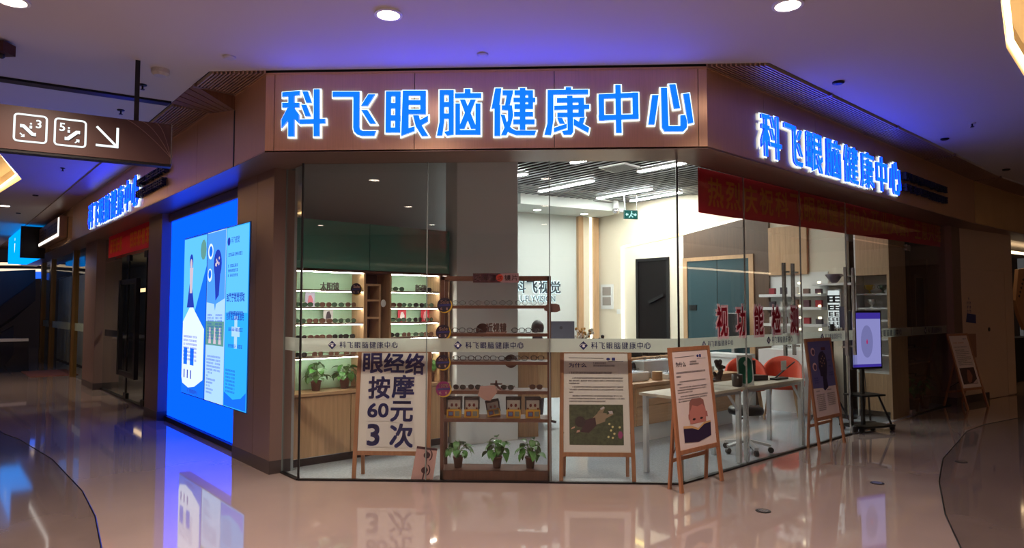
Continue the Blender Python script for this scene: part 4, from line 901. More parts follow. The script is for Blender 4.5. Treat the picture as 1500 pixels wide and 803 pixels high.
# ------------------------------------------------------------------ easels with posters
M_post1 = mat('poster_paper', (226, 218, 214), .5); M_paper = mat('paper_sheet', (220, 212, 210), .5); M_ink = mat('poster_ink', (26, 40, 116), .5); M_inkd = mat('poster_ink_dark', (44, 34, 48), .5)
def easel(M, wf, wt, H, lean, rear, rail, label, paper, group='wooden poster easels'):
    t = thing('easel', label, 'easel', M, group)
    k = lean / H; y_ = lambda z: k * z
    for s in (-1, 1):
        MB().bar((s * wf / 2, 0, .0), (s * wt / 2, lean, H), .034, .022, up=(0, 1, 0)).build('front_leg', M_easel, t)
        MB().bar((s * (wf / 2 - .03), rear, 0), (s * (wt / 2 - .03), y_(H * .62) + .02, H * .62), .03, .02, up=(0, 1, 0)).build('rear_leg', M_easel, t)
    wr = wf + (wt - wf) * rail / H
    MB().bar((-wr / 2 + .015, y_(rail), rail), (wr / 2 - .015, y_(rail), rail), .022, .036).build('bottom_rail', M_easel, t)
    MB().bar((-wt / 2 + .01, lean, H - .016), (wt / 2 - .01, lean, H - .016), .022, .034).build('top_rail', M_easel, t)
    MB().bar((-wf / 2 + .04, rear * .9, H * .2), (wf / 2 - .04, rear * .9, H * .2), .016, .03).build('rear_rail', M_easel, t)
    MB().bar((wt / 2 - .01, y_(.4), .42), (wt / 2 - .03, rear * .75, .3), .006, .012).build('hinge_stay', M_chrome, t)
    MB().bar((-wt / 2 + .01, y_(.4), .42), (-wt / 2 + .03, rear * .75, .3), .006, .012).build('hinge_stay', M_chrome, t)
    x0, x1 = -wr / 2 + .02, wr / 2 - .02; z0, z1 = rail + .016, H - .03
    sh = lambda x, y, z: (x, y_(z) + y, z)
    bd = MB().add([sh(x0, -.003, z0), sh(x1, -.003, z0), sh(x1, -.003, z1), sh(x0, -.003, z1), sh(x0, .008, z0), sh(x1, .008, z0), sh(x1, .008, z1), sh(x0, .008, z1)], [(0, 1, 2, 3), (7, 6, 5, 4), (0, 4, 5, 1), (1, 5, 6, 2), (2, 6, 7, 3), (3, 7, 4, 0)]).build('poster', paper, t)
    pt = lambda u, v, y=-.004: sh(x0 + (x1 - x0) * u, y, z0 + (z1 - z0) * v)
    fn = lambda u, y, v: pt(u, v, y)
    return t, bd, pt, fn, (x1 - x0), (z1 - z0)
def art(bd, name, pt, polys, m, y=-.0045):
    mb = MB()
    for p in polys: mb.add([pt(u, v, y) for u, v in p], [tuple(range(len(p)))])
    return mb.build(name, m, bd, normals=False)
# easel 1: handwritten price sheet
xa, xb = F.on(518, 700, .03)[0], F.on(627, 700, .03)[0]; cx = (xa + xb) / 2
He = F.on(570, 511, .18)[1]; rl_ = F.on(570, 664, .06)[1]
t, bd, pt, fn, w_, h_ = easel(F.sub(cx, .035), xb - xa, (xb - xa) * .97, He, .13, .2, rl_, 'wooden easel with blue massage price characters behind the front glass', M_post1)
b1 = lambda px, py: ((px - 524) / 98, (660 - py) / 147)
sheets = [(527, 557, 513.5, 546), (557.5, 588, 513.5, 546), (588.5, 618, 513.5, 548), (536, 569, 548, 584), (569.5, 603, 547, 583), (536, 569, 585, 616), (569.5, 603, 585, 618), (536, 569, 617, 654), (569.5, 604, 619, 655)]
for i, (a, b, c, d) in enumerate(sheets):
    q = [b1(a, d), b1(b, d), b1(b, c), b1(a, c)]; art(bd, 'paper_sheet', pt, [q], M_paper, -.0045 - .0002 * i)
for ch, a, b, c, d in (('眼', 528, 556, 515, 544), ('经', 558, 587, 515, 543), ('络', 589, 616, 515, 546), ('按', 537, 567, 550, 582), ('摩', 571, 602, 548, 581), ('60', 537, 566, 590, 610), ('元', 570, 601, 587, 616), ('3', 538, 554, 621, 651), ('次', 570, 602, 620, 654)):
    u0, v0 = b1(a, d); u1, v1 = b1(b, c)
    MB().text(ch, u0, v0, v1 - v0, -.0075, u1 - u0, .032, fn=fn).build('price_character', M_ink, bd, normals=False)
def body_text(bd, fn, rows, m, h=.016, ar=.6):
    mb = MB(); rr = random.Random(8)
    for u, v, w in rows:
        mb2 = MB(); mb2.pseudo(u / ar, v, w / ar, h, -.005, 1.1, rr); mb.add([fn(x * ar, y, z) for x, y, z in mb2.v], mb2.f)
    return mb.build('body_text', m, bd, normals=False)
paras = lambda z0, dz, n: [(.09, z0 - i * dz, .82 if (i % 3 != 2) else .3) for i in range(n)]
# easel 2: boy lying on the grass
xa, xb = F.on(822, 700, .03)[0], F.on(929, 700, .03)[0]; cx = (xa + xb) / 2
t, bd, pt, fn, w_, h_ = easel(F.sub(cx, .035), xb - xa, (xb - xa) * .95, He, .13, .2, F.on(875, 666, .06)[1], 'wooden easel with a poster of a boy lying on grass behind the front glass', M_post1)
art(bd, 'header_rule', pt, [[(.09, .945), (.62, .94), (.62, .945), (.09, .95)], [(.68, .91), (.92, .91), (.92, .914), (.68, .914)]], M_inkd)
art(bd, 'header_emblem', pt, [[(.69 + .03 * math.cos(i * .5), .935 + .014 * math.sin(i * .5)) for i in range(12)], [(.745, .92), (.795, .92), (.795, .95), (.745, .95)]], M_ink)
MB().text('为什么', .09, .85, .045, -.005, .27, .02, fn=fn).build('headline', M_ink, bd, normals=False)
body_text(bd, fn, [(.82 - .36, .885, .2), (.46, .858, .34)], M_inkd, .018, .62)
body_text(bd, fn, [(.09, .785, .66)], M_inkd, .02, .62)
body_text(bd, fn, [(.14, .735, .78), (.09, .708, .83), (.09, .681, .16), (.14, .645, .78), (.09, .618, .83), (.09, .591, .07), (.14, .555, .76), (.09, .528, .84), (.09, .501, .55)], M_inkd, .013, .62)
ph = art(bd, 'photo', pt, [[(.09, .075), (.9, .075), (.9, .475), (.09, .475)]], mat('print_grass', (66, 74, 50), .6, noise=.4, nscale=40))
q = lambda u, v: (.09 + .81 * u, .075 + .4 * v)
art(ph, 'boy_shorts', pt, [[q(.38, .6), q(.55, .82), q(.7, .78), q(.66, .58), q(.5, .5)], [q(.52, .8), q(.62, .95), q(.66, .9), q(.6, .74)], [q(.66, .72), q(.8, .82), q(.82, .76), q(.66, .64)]], mat('print_khaki', (150, 128, 104), .6), -.0055)
art(ph, 'boy_shirt', pt, [[q(.2, .32), q(.3, .62), q(.48, .68), q(.5, .48), q(.36, .3)], [q(.1, .5), q(.24, .62), q(.26, .5)]], mat('print_darkred', (58, 30, 38), .6), -.006)
art(ph, 'boy_hair', pt, [[q(.2 + .1 * math.cos(i * .5), .57 + .14 * math.sin(i * .5)) for i in range(12)]], mat('print_hair', (44, 32, 32), .6), -.0065)
art(ph, 'boy_hands', pt, [[q(.03, .38), q(.1, .42), q(.1, .46), q(.04, .42)], [q(.13, .3), q(.19, .32), q(.19, .37), q(.14, .36)]], mat('print_skin_', (196, 150, 132), .6), -.006)
art(ph, 'boy_shoes', pt, [[q(.57, .9), q(.64, .96), q(.66, .92), q(.6, .87)], [q(.72, .84), q(.8, .85), q(.81, .78), q(.75, .77)]], mat('print_shoe', (190, 180, 184), .6), -.0065)
art(ph, 'flowers', pt, [[q(a + .022 * math.cos(i), b + .03 * math.sin(i)) for i in range(6)] for a, b in ((.74, .52), (.8, .45), (.77, .36), (.72, .2), (.83, .28), (.93, .44), (.8, .18))], mat('print_flower', (214, 200, 140), .6), -.0055)
art(ph, 'pink_flower', pt, [[q(.94 + .05 * math.cos(i), .25 + .1 * math.sin(i)) for i in range(6)]], mat('print_pinkflower', (150, 60, 110), .6), -.0055)
# easel 3: baby behind a book, outside the right glass
def on_R(u0, u1, vf, rot=0): return R.sub((u0 + u1) / 2, vf, 0, rot)
M_post3 = mat('poster_card', (228, 214, 210), .5)
t, bd, pt, fn, w_, h_ = easel(on_R(-.219, .361, -.168), .6, .57, 1.175, .115, .14, .315, 'wooden easel with a poster of a baby behind an open book', M_post3)
art(bd, 'header_rule', pt, [[(.08, .93), (.6, .935), (.6, .94), (.08, .935)], [(.68, .905), (.92, .905), (.92, .908), (.68, .908)]], M_inkd)
art(bd, 'header_emblem', pt, [[(.7 + .03 * math.cos(i * .5), .935 + .014 * math.sin(i * .5)) for i in range(12)], [(.745, .92), (.795, .92), (.795, .95), (.745, .95)]], M_ink)
MB().text('为什么', .09, .835, .05, -.005, .27, .02, fn=fn).build('headline', M_inkd, bd, normals=False)
body_text(bd, fn, [(.46, .87, .2), (.46, .845, .26)], M_inkd, .016, .55)
body_text(bd, fn, [(.08, .765, .8), (.08, .725, .12)], M_inkd, .018, .55)
body_text(bd, fn, [(.14, .675, .72), (.08, .65, .14), (.14, .615, .74), (.08, .59, .78), (.08, .565, .4), (.14, .525, .74), (.08, .5, .78), (.08, .475, .5)], M_inkd, .013, .55)
art(bd, 'baby_face', pt, [[(.33, .24), (.32, .36), (.36, .46), (.42, .49), (.66, .49), (.74, .46), (.78, .36), (.76, .24)]], mat('print_babyskin', (190, 122, 112), .6), -.005)
art(bd, 'baby_ears', pt, [[(.3, .28), (.34, .3), (.34, .35), (.3, .34)], [(.76, .3), (.82, .29), (.81, .35), (.77, .35)]], mat('print_babyskin2', (176, 108, 100), .6), -.0055)
art(bd, 'baby_hair', pt, [[(.34, .36), (.35, .46), (.42, .495), (.66, .495), (.74, .47), (.76, .38), (.7, .43), (.56, .41), (.42, .43)]], mat('print_babyhair', (146, 96, 88), .6), -.0056)
art(bd, 'baby_eyes', pt, [[(x + .045 * math.cos(i), .285 + .012 * math.sin(i)) for i in range(6)] for x in (.44, .64)], mat('print_eye', (46, 28, 36), .6), -.006)
art(bd, 'book', pt, [[(.14, .07), (.5, .05), (.86, .09), (.88, .23), (.7, .22), (.52, .17), (.36, .2), (.14, .21)]], mat('print_book', (42, 26, 62), .6), -.0065)
art(bd, 'book_pages', pt, [[(.14, .21), (.36, .2), (.52, .17), (.7, .22), (.88, .23), (.88, .245), (.7, .24), (.52, .19), (.36, .225), (.14, .235)]], mat('print_pages', (214, 170, 120), .6), -.007)
# easel 4: head diagram poster
t, bd, pt, fn, w_, h_ = easel(on_R(2.289, 2.914, -.165), .62, .6, 1.175, .135, .14, .315, 'wooden easel with a poster of a dark head profile and brain', M_post3)
art(bd, 'poster_top', pt, [[(.0, .38), (.42, .37), (.5, .33), (.58, .38), (1, .38), (1, 1), (0, 1)]], mat('print_violet', (96, 96, 148), .5), -.0042)
art(bd, 'head_profile', pt, [[(.46, .37), (.5, .33), (.66, .37), (.64, .5), (.68, .56), (.74, .7), (.72, .8), (.62, .86), (.5, .85), (.4, .8), (.38, .72), (.36, .65), (.39, .6), (.4, .53), (.48, .52)]], mat('print_headnavy', (34, 26, 60), .5), -.005)
art(bd, 'brain_spots', pt, [[(a + .022 * math.cos(i), b + .012 * math.sin(i)) for i in range(6)] for a, b in ((.46, .72), (.52, .76), (.58, .79), (.6, .73), (.53, .7), (.65, .76), (.5, .66), (.62, .69))], mat('print_brain', (176, 140, 120), .5), -.0055)
art(bd, 'side_circles', pt, [[(.2 + .09 * math.cos(i * .5), b + .055 * math.sin(i * .5)) for i in range(12)] for b in (.86, .66)], mat('print_ring', (220, 184, 178), .5), -.005)
art(bd, 'circle_centres', pt, [[(.21 + .06 * math.cos(i * .5), b + .035 * math.sin(i * .5)) for i in range(12)] for b in (.855, .655)], mat('print_ringc', (86, 60, 96), .5), -.0055)
art(bd, 'heading_block', pt, [[(.56, .87), (.74, .87), (.74, .91), (.56, .91)]], mat('print_maroon', (84, 30, 50), .5), -.005)
body_text(bd, fn, [(.76, .72, .16), (.78, .64, .12), (.76, .55, .2), (.76, .52, .2), (.12, .5, .16), (.12, .47, .16), (.12, .44, .16)], M_ink, .018, .55)
body_text(bd, fn, [(.12, .33, .16), (.58, .33, .2)] + [(.12, .28 - i * .025, .34) for i in range(9)] + [(.56, .28 - i * .025, .34) for i in range(7)], M_inkd, .014, .55)
# easel 5: far right, beside the beige wall
t, bd, pt, fn, w_, h_ = easel(R.sub(7.11, -.4, 0, -.22), .56, .54, 1.12, .27, .36, .29, 'wooden easel with a text poster and dark photo beside the beige wall', M_post3)
body_text(bd, fn, [(.7, .92, .2)], M_ink, .022, .55); body_text(bd, fn, [(.12, .845, .24), (.42, .845, .3)], mat('print_orange', (190, 130, 90), .5), .026, .55)
body_text(bd, fn, [(.1, .77, .72)] + [(.14, .71 - i * .035, .74 if i % 3 else .5) for i in range(9)], M_inkd, .016, .55)
ph = art(bd, 'photo', pt, [[(.1, .07), (.88, .07), (.88, .38), (.1, .38)]], mat('print_darkbrown', (66, 38, 40), .6))
art(ph, 'photo_person', pt, [[(.42, .09), (.56, .11), (.68, .22), (.6, .33), (.48, .34), (.42, .26), (.36, .14)]], mat('print_facebrown', (150, 92, 78), .6), -.0055)
art(ph, 'photo_page', pt, [[(.2, .08), (.6, .08), (.88, .16), (.88, .08), (.5, .075)]], mat('print_paper', (200, 176, 176), .6), -.006)
# ------------------------------------------------------------------ screen kiosk
kp = fl(1270, 631)
kk = thing('display_kiosk', 'black wheeled stand with a portrait purple touch screen outside the door', 'kiosk', Matrix.Translation(kp) @ Matrix.Rotation(.42, 4, 'Z'))
MB().box(-.26, .26, -.03, .02, .76, 1.48).build('screen_case', M_black, kk, bevel=.006)
scr = MB().box(-.235, .235, -.033, -.029, .785, 1.455).build('screen', glow('screen_violet', (.30, .30, .66), .55), kk)
MB().box(-.235, .235, -.035, -.033, 1.38, 1.455).build('screen_header', glow('screen_navy', (.05, .03, .32), .6), scr)
MB().box(-.235, .235, -.035, -.033, .785, .82).build('screen_footer', MATS['screen_navy'], scr)
MB().prism(circ(0, 1.1, .1, 24, .2), -.036, -.034).build('screen_face_outline', glow('screen_oval', (.20, .20, .46), .55), scr)
MB().prism([(-.008, 1.07), (.008, 1.07), (.012, 1.1), (0, 1.13), (-.012, 1.1)], -.038, -.036).build('screen_mark', glow('screen_mark', (.35, .02, .12), .7), scr)
for x in (-.215, -.02): MB().box(x - .022, x + .022, 0.02, .05, .06, 1.1).build('upright', M_black, kk)
MB().box(-.2, .19, -.12, .16, .43, .45).build('shelf', M_black, kk)
MB().bar((.18, -.02, .43), (.31, -.1, .05), .022).build('brace', M_black, kk); MB().bar((.18, .12, .43), (.3, .2, .05), .022).build('brace', M_black, kk)
MB().box(-.24, .32, -.14, -.08, .05, .075).build('base_bar', M_black, kk); MB().box(-.24, .32, .14, .2, .05, .075).build('base_bar', M_black, kk); MB().box(-.24, -.18, -.14, .2, .05, .075).build('base_bar', M_black, kk); MB().box(-.2, .3, -.1, .16, .06, .07).build('base_plate', M_black, kk)
for x, y in ((-.21, -.11), (.3, -.11), (-.21, .17), (.3, .17)):
    MB().cyl((x - .015, y, .028), (x + .015, y, .028), .028, n=12).build('caster', M_black, kk)
MB().tube([(.02, .04, .8), (.06, .05, .5), (.05, .06, .3), (-.02, .05, .09)], .005, 5).build('power_cable', M_black, kk)
SLED, LLED = 26.0, 95.0
# ------------------------------------------------------------------ eyewear wall (frame S)
M_green = mat('green_back_paint', (178, 216, 182), .5)
M_teal = mat('teal_gloss', (62, 126, 114), .15, coat=.3)
ST = thing('wall_shelving', 'strip-lit green eyewear shelving along the left shop wall', 'shelving', S.M)
ZT = 1.87
bays = [(.02, .73), (1.05, 1.66), (1.70, 1.78)]
for a, b in bays:
    MB().box(a, b, .26, .28, .70, ZT).build('green_back', M_green, ST)
    for u in (a - .02, b - .0): MB().box(u, u + .02, 0, .28, .70, ZT).build('upright', M_oak, ST)
    for z in (1.035, 1.20, 1.36, 1.52, 1.69): MB().box(a, b, .01, .26, z - .012, z).build('shelf', M_walnut, ST)
    for z in (1.023, 1.188, 1.348, 1.508, 1.678, ZT): MB().box(a + .005, b - .005, .03, .045, z - .008, z - .001).build('led_strip', glow('shelf_led', (1.0, .95, .84), SLED), ST)
MB().box(0, 1.8, 0, .28, ZT, ZT + .02).build('top_board', M_walnut, ST)
MB().box(.75, 1.05, .27, .29, .70, ZT).build('dark_back', mat('dark_brown_panel', (62, 46, 40), .5), ST)
for i, (a, b) in enumerate(((0.0, .6), (.6, 1.2), (1.2, 1.8))):
    c = thing('base_cabinet', ['wooden base cabinet beside the brown corner pillar under the green shelves', 'wooden base cabinet behind the price easel', 'wooden base cabinet between price easel and rack'][i], 'cabinet', S.sub(a, 0), 'base cabinets of the eyewear wall')
    MB().box(.002, b - a - .002, .02, .34, .08, .665).build('body', M_oak, c)
    MB().box(.004, b - a - .004, 0, .019, .085, .655).build('door', M_oak, c)
    MB().box(0, b - a, .04, .34, 0.004, .08).build('plinth', M_dark, c)
    MB().box(.02, b - a - .02, -.001, .001, .083, .088).build('steel_line', M_chrome, c)
tag(MB().box(0, 1.8, -.02, .35, .667, .695).build('worktop', M_oakh, None, S.M), 'long wooden ledge on the base cabinets holding potted plants', 'worktop')
tp = thing('overhead_panel', 'glossy teal overhead cabinet panel above the eyewear shelves', 'panel', S.M)
um = S.on(541, 360, -.02)[0]
for a, b in ((0, um), (um, 1.77)): MB().box(a + .003, b - .003, -.03, .3, 1.895, 2.37).build('teal_door', M_teal, tp)
# small wooden pigeon-hole shelf in the dark gap
pg = thing('corner_shelf', 'narrow wooden corner shelf in the dark gap between the green bays', 'shelf', S.sub(.755, 0))
MB().box(0, .015, 0, .2, .70, 1.76).build('side', M_oak, pg); MB().box(.15, .17, 0, .2, .70, 1.76).build('side', M_oak, pg)
for z in (.95, 1.18, 1.4, 1.58, 1.74): MB().box(.015, .15, 0, .2, z, z + .02).build('shelf', M_oak, pg)
tag(MB().prism(circ(0, 0, .03, 16, .04), -.004, 0).build('round_tag', M_white, None, S.sub(.95, -.005, 1.56)), 'small white round tag on the corner shelf', 'tag')
x, z = S.on(522, 424, -.01); sticker(S.sub(x, -.012, z), .062, 'round multicoloured sale sticker on the green shelving upright')
sgk = ['sun', 'sung', 'sung', 'sunb']
rr = random.Random(21)
for bi, (a, b, nm) in enumerate(((.03, .68, 'pillar-side'), (1.08, 1.64, 'rack-side'))):
    for zi, (z, nz, n) in enumerate(((1.69, 'top', 0 if bi == 0 else 1), (1.52, 'second', 5 if bi == 0 else 4), (1.36, 'third', 5 if bi == 0 else 4), (1.20, 'fourth', 5 if bi == 0 else 4), (1.035, 'lowest', 4))):
        for i in range(n):
            u = a + .075 + i * (b - a - .13) / max(1, n - 1) if n > 1 else a + .1
            put_glasses(rr.choice(sgk), S.sub(u, .08 + rr.uniform(-.01, .03), z + .001, rr.uniform(-.25, .25)) @ Matrix.Scale(.98, 4), 'sunglasses %s from the pillar on the %s green shelf of the %s bay' % (('first', 'second', 'third', 'fourth', 'fifth')[i], nz, nm), 'sunglasses on the green shelves')
put_glasses('sun', S.sub(1.55, .1, 1.691, -.2), 'dark sunglasses beside the standing characters on the top green shelf', 'sunglasses on the green shelves')
def letters(txt, px0, px1, py0, py1, z, label):
    u0, u1 = S.on(px0, py0, .1)[0], S.on(px1, py0, .1)[0]; t = thing('standing_letters', label, 'lettering', S.sub(u0, .1, z))
    MB().text(txt, 0, .003, .075, 0, u1 - u0, .02, thick=.012).build('letters', mat('letter_grey', (96, 92, 86), .5), t); MB().box(0, u1 - u0, -.004, .02, 0, .004).build('base', M_chrome, t)
letters('太阳镜', 470, 497, 413, 424, 1.69, 'grey standing characters on the top shelf of the pillar-side green bay')
letters('新款', 609, 626, 415, 425, 1.69, 'grey standing characters on the top shelf of the rack-side green bay')
def card(px0, px1, z, h, m1, m2, label):
    u0, u1 = S.on(px0, 450, .2)[0], S.on(px1, 450, .2)[0]
    t = thing('photo_card', label, 'card', S.sub(u0, .2, z)); MB().box(0, u1 - u0, 0, .006, 0, h).build('card', m1, t)
    MB().sheet([((u1 - u0) * a, h * b) for a, b in ((.3, .1), (.75, .1), (.8, .5), (.6, .8), (.35, .75), (.25, .4))], -.002).build('printed_figure', m2, t, normals=False)
card(447, 461, 1.52, .15, mat('card_lilac', (196, 190, 214), .5), mat('card_pinkfig', (214, 120, 136), .5), 'lilac photo card with a pink figure on the second green shelf')
card(474, 488, 1.36, .15, mat('card_greyw', (214, 208, 206), .5), mat('card_darkhair', (60, 44, 56), .5), 'pale photo card of a dark-haired portrait on the third green shelf')
card(583, 595, 1.36, .14, mat('card_red', (196, 24, 50), .5), mat('card_white', (236, 220, 220), .5), 'red card with white lettering block on the rack-side third shelf')
card(617, 629, 1.36, .145, mat('card_red2', (206, 44, 66), .5), mat('card_pink2', (230, 170, 176), .5), 'red and pink card near the rack on the rack-side third shelf')
for i, (px, lb_) in enumerate(((464, 'bushy potted pothos on the wooden ledge beside the corner pillar'), (506, 'potted pothos on the wooden ledge partly behind the price easel'), (634, 'potted pothos on the wooden ledge beside the display rack'))):
    plant(S.sub(S.on(px, 572, .12)[0], .14, .696), lb_, .2, 22, .05, .1, 40 + i, .75)
# ------------------------------------------------------------------ reception
rc_ = Frame(fl(759, 641), .2)
rd = thing('reception_desk', 'light oak slatted reception desk beside the white column', 'desk', rc_.M)
MB().box(0, .24, 0, .6, .004, 1.0).build('pedestal', M_oak, rd)
for i in range(11): MB().box(.004 + i * .0215, .018 + i * .0215, -.012, 0, .01, .99).build('slat', M_oak, rd)
MB().box(.24, 1.15, .02, .06, .45, 1.0).build('front_panel', wood('light_oak', (206, 172, 130)), rd); MB().box(1.0, 1.15, .06, .6, .004, 1.0).build('pedestal', M_black, rd)
MB().box(-.02, 1.17, -.03, .62, 1.0, 1.03).build('desk_top', M_white, rd)
mo = thing('monitor', 'grey backed computer monitor on the reception desk', 'monitor', rc_.sub(.42, .3, 1.03))
MB().box(0, .34, 0, .02, .06, .32).build('panel', mat('monitor_grey', (120, 130, 150), .4), mo); MB().box(.15, .19, .02, .05, 0, .2).build('neck', M_chrome, mo); MB().box(.08, .26, -.04, .12, 0, .008).build('foot', M_chrome, mo)
MB().cyl((.17, -.001, .24), (.17, .001, .24), .02, n=16).build('badge', mat('badge', (90, 96, 110), .3), mo)
for i, (x, c, n) in enumerate(((.02, (30, 120, 70), 'green'), (.1, (140, 30, 50), 'maroon'))):
    b = tag(MB().box(0, .07, 0, .05, 0, .045).build('carton', mat('carton_' + n, c, .5), None, rc_.sub(x, .05, 1.03), bevel=.003), 'small %s carton at the column end of the reception desk' % n, 'box')
# flower arrangement
fw_ = thing('flower_arrangement', 'arrangement of ochre and white flowers beside the monitor', 'flowers', rc_.sub(.86, .25, 1.03)); rr = random.Random(4)
MB().lathe([(.03, 0), (.045, .03), (.04, .08), (.03, .1)], n=14).build('vase', M_white, fw_, smooth=True)
st = MB()
for i in range(26):
    p = Vector((rr.uniform(-.1, .13), rr.uniform(-.08, .08), rr.uniform(.1, .23))); st.tube([(0, 0, .08), p], .002, 4)
    MB().ell(p, (rr.uniform(.014, .024),) * 3, 8, 5).build('bloom', mat('bloom_ochre', (178, 130, 60), .6) if i % 3 else mat('bloom_white', (232, 226, 214), .6), fw_, smooth=True)
st.build('stems', mat('stem_dark', (40, 44, 40), .6), fw_)
bd_ = thing('figurine', 'small black and white figurine at the end of the reception desk', 'figurine', rc_.sub(1.08, .2, 1.03))
MB().ell((0, 0, .06), (.035, .03, .06)).build('body', M_white, bd_, smooth=True); MB().ell((.01, 0, .13), (.022, .022, .026)).build('head', M_black, bd_, smooth=True); MB().ell((-.03, 0, .07), (.02, .028, .05)).build('wing', M_black, bd_, smooth=True)
# person seated behind the monitor; only the crown of the head shows
pp = thing('person', 'person with black hair seated behind the monitor', 'person', rc_.sub(.4, .85, 0, math.pi))
def skin(name, pts, edges, rad, m, par, root=0):
    me = bpy.data.meshes.new(name); me.from_pydata(pts, edges, []); o = bpy.data.objects.new(name, me); col.objects.link(o); o.parent = par
    md = o.modifiers.new('skin', 'SKIN'); md.use_smooth_shade = True
    for i, r in enumerate(rad): me.skin_vertices[0].data[i].radius = (r, r)
    for i in range(len(pts)): me.skin_vertices[0].data[i].use_root = (i == root)
    s2 = o.modifiers.new('sub', 'SUBSURF'); s2.levels = 1; s2.render_levels = 2; me.materials.append(m); return o
skin('body', [(0, 0, .5), (0, .0, .75), (0, .02, .98), (0, .01, 1.08), (0, -.01, 1.19), (-.17, .02, .97), (-.23, -.02, .74), (-.15, -.22, .72), (.17, .02, .97), (.23, -.02, .74), (.15, -.22, .72), (-.1, -.02, .48), (-.12, -.4, .47), (-.12, -.42, .06), (.1, -.02, .48), (.12, -.4, .47), (.12, -.42, .06), (-.12, -.52, .03), (.12, -.52, .03)],
     [(0, 1), (1, 2), (2, 3), (3, 4), (2, 5), (5, 6), (6, 7), (2, 8), (8, 9), (9, 10), (0, 11), (11, 12), (12, 13), (0, 14), (14, 15), (15, 16), (13, 17), (16, 18)],
     [.15, .14, .13, .055, .09, .06, .045, .035, .06, .045, .035, .09, .07, .045, .09, .07, .045, .035, .035], mat('person_clothes', (40, 42, 54), .8), pp)
MB().ell((0, -.01, 1.22), (.075, .09, .11), 14, 10).build('head', mat('person_skin', (206, 160, 138), .5), pp, smooth=True)
MB().ell((0, .015, 1.255), (.086, .095, .105), 14, 10).build('hair', M_black, pp, smooth=True)
oc = thing('office_chair', 'office chair behind the reception desk', 'chair', rc_.sub(.4, .85, 0, math.pi))
MB().box(-.22, .22, -.25, .2, .38, .44).build('seat', M_black, oc, bevel=.02); MB().cyl((0, 0, .08), (0, 0, .38), .03).build('column', M_chrome, oc)
for i in range(5): a = i * 1.2566; MB().bar((0, 0, .08), (.26 * math.cos(a), .26 * math.sin(a), .05), .03).build('foot', M_black, oc)
# wall lettering on the rear wall
wl = thing('wall_lettering', 'white halo-lit grey characters and latin name on the rear wall', 'sign', BK.M)
u0, z1 = BK.on(754, 411, -.05); u1, z0 = BK.on(823, 430, -.05); M_wl = mat('wall_letter_grey', (96, 112, 122), .4); M_wlg = glow('wall_halo', (.75, .95, 1.0), 1.3)
cw = (u1 - u0) / 4
for i, ch in enumerate('科飞视觉'):
    MB().text(ch, u0 + i * cw, z0 - .01, z1 - z0 + .02, -.02, cw * .94, .04).build('letter_halo', M_wlg, wl, normals=False); MB().text(ch, u0 + i * cw + .01, z0, z1 - z0, -.04, cw * .88, .02, thick=.015).build('character', M_wl, wl)
u0, z1 = BK.on(763, 433, -.05); u1, z0 = BK.on(814, 442, -.05)
MB().text('UFLYVISION', u0 - .01, z0 - .01, z1 - z0 + .02, -.02, u1 - u0 + .02, .025).build('letter_halo', M_wlg, wl, normals=False)
MB().text('UFLYVISION', u0, z0, z1 - z0, -.035, u1 - u0, .01).build('latin_name', M_wl, wl, normals=False)
# pilaster with light strip at the rear corner
pl = thing('pilaster', 'oak edged pilaster with a vertical light strip in the rear corner', 'pilaster', BK.M)
a0, a1, a2, a3 = [BK.on(p, 400, -.06)[0] for p in (847, 854, 864, 868)]
MB().box(a0, a1, -.08, 0, 0.004, 3.28).build('oak_edge', M_oak, pl); MB().box(a1, a2, -.05, 0, 0.004, 3.28).build('cream_face', M_cream, pl)
MB().box(a2, a3, -.045, 0, 0.004, 3.28).build('light_strip', glow('pilaster_led', (1.0, .93, .74), 2.2), pl); MB().box(a3, a3 + .13, -.09, 0, 0.004, 3.28).build('oak_edge', M_oak, pl)
for px, py in ((787, 307), (856, 313)):
    p = fl(px, py, 3.285); dl = thing('ceiling_downlight', 'round downlight in the dropped ceiling above the %s' % ('halo-lit characters' if px < 800 else 'rear pilaster'), 'lamp', Matrix.Translation((p.x, p.y, 3.29)))
    MB().cyl((0, 0, -.012), (0, 0, 0), .085, n=20).build('rim', M_white, dl); MB().cyl((0, 0, -.016), (0, 0, -.011), .065, n=20).build('lens', glow('shop_downlight', (1, .97, .9), 14), dl)
# ------------------------------------------------------------------ side wall E
EW = Frame(R.P(5.0, 0), AR - math.pi / 2)
e = lambda px, py, v=-.02: EW.on(px, py, v)
# asymmetrical glowing frame around the doorway
fa, fb_, fc = e(914, 362), e(992, 344), e(1090, 319)
M_yl = mat('cream_panel', (226, 216, 194), .6); M_led = glow('yellow_led', (1.0, .74, .26), 3.5)
lf_ = thing('lit_wall_panel', 'cream wall panel edged by a slanting yellow light line around the dark doorway', 'panel', EW.M)
xr_ = e(1003, 400)[0]
MB().prism([(fa[0], .004), (xr_, .004), (xr_, fb_[1]), (fa[0], fa[1])], -.05, -.002).build('panel_face', M_yl, lf_)
MB().bar((fa[0], -.06, .5), (fa[0], -.06, fa[1]), .05).build('light_line', glow('white_led', (1, .95, .8), 2.2), lf_); MB().bar((fa[0], -.045, fa[1]), (xr_, -.045, fb_[1]), .035, .05).build('light_line', M_led, lf_)
da, db_ = e(932, 380, -.06), e(980, 377, -.06)
dw = struct('door_3', MB().box(da[0] + .05, db_[0] - .05, -.065, -.05, .02, 2.37), mat('dark_doorway', (12, 11, 12), .5, spec=.2), EW.M, 'black glass doorway in the cream side wall')
for x0, x1, z0, z1 in ((da[0], da[0] + .05, 0.004, 2.42), (db_[0] - .05, db_[0], 0.004, 2.42), (da[0], db_[0], 2.37, 2.42)): MB().box(x0, x1, -.085, -.05, z0, z1).build('door_frame', M_black, dw)
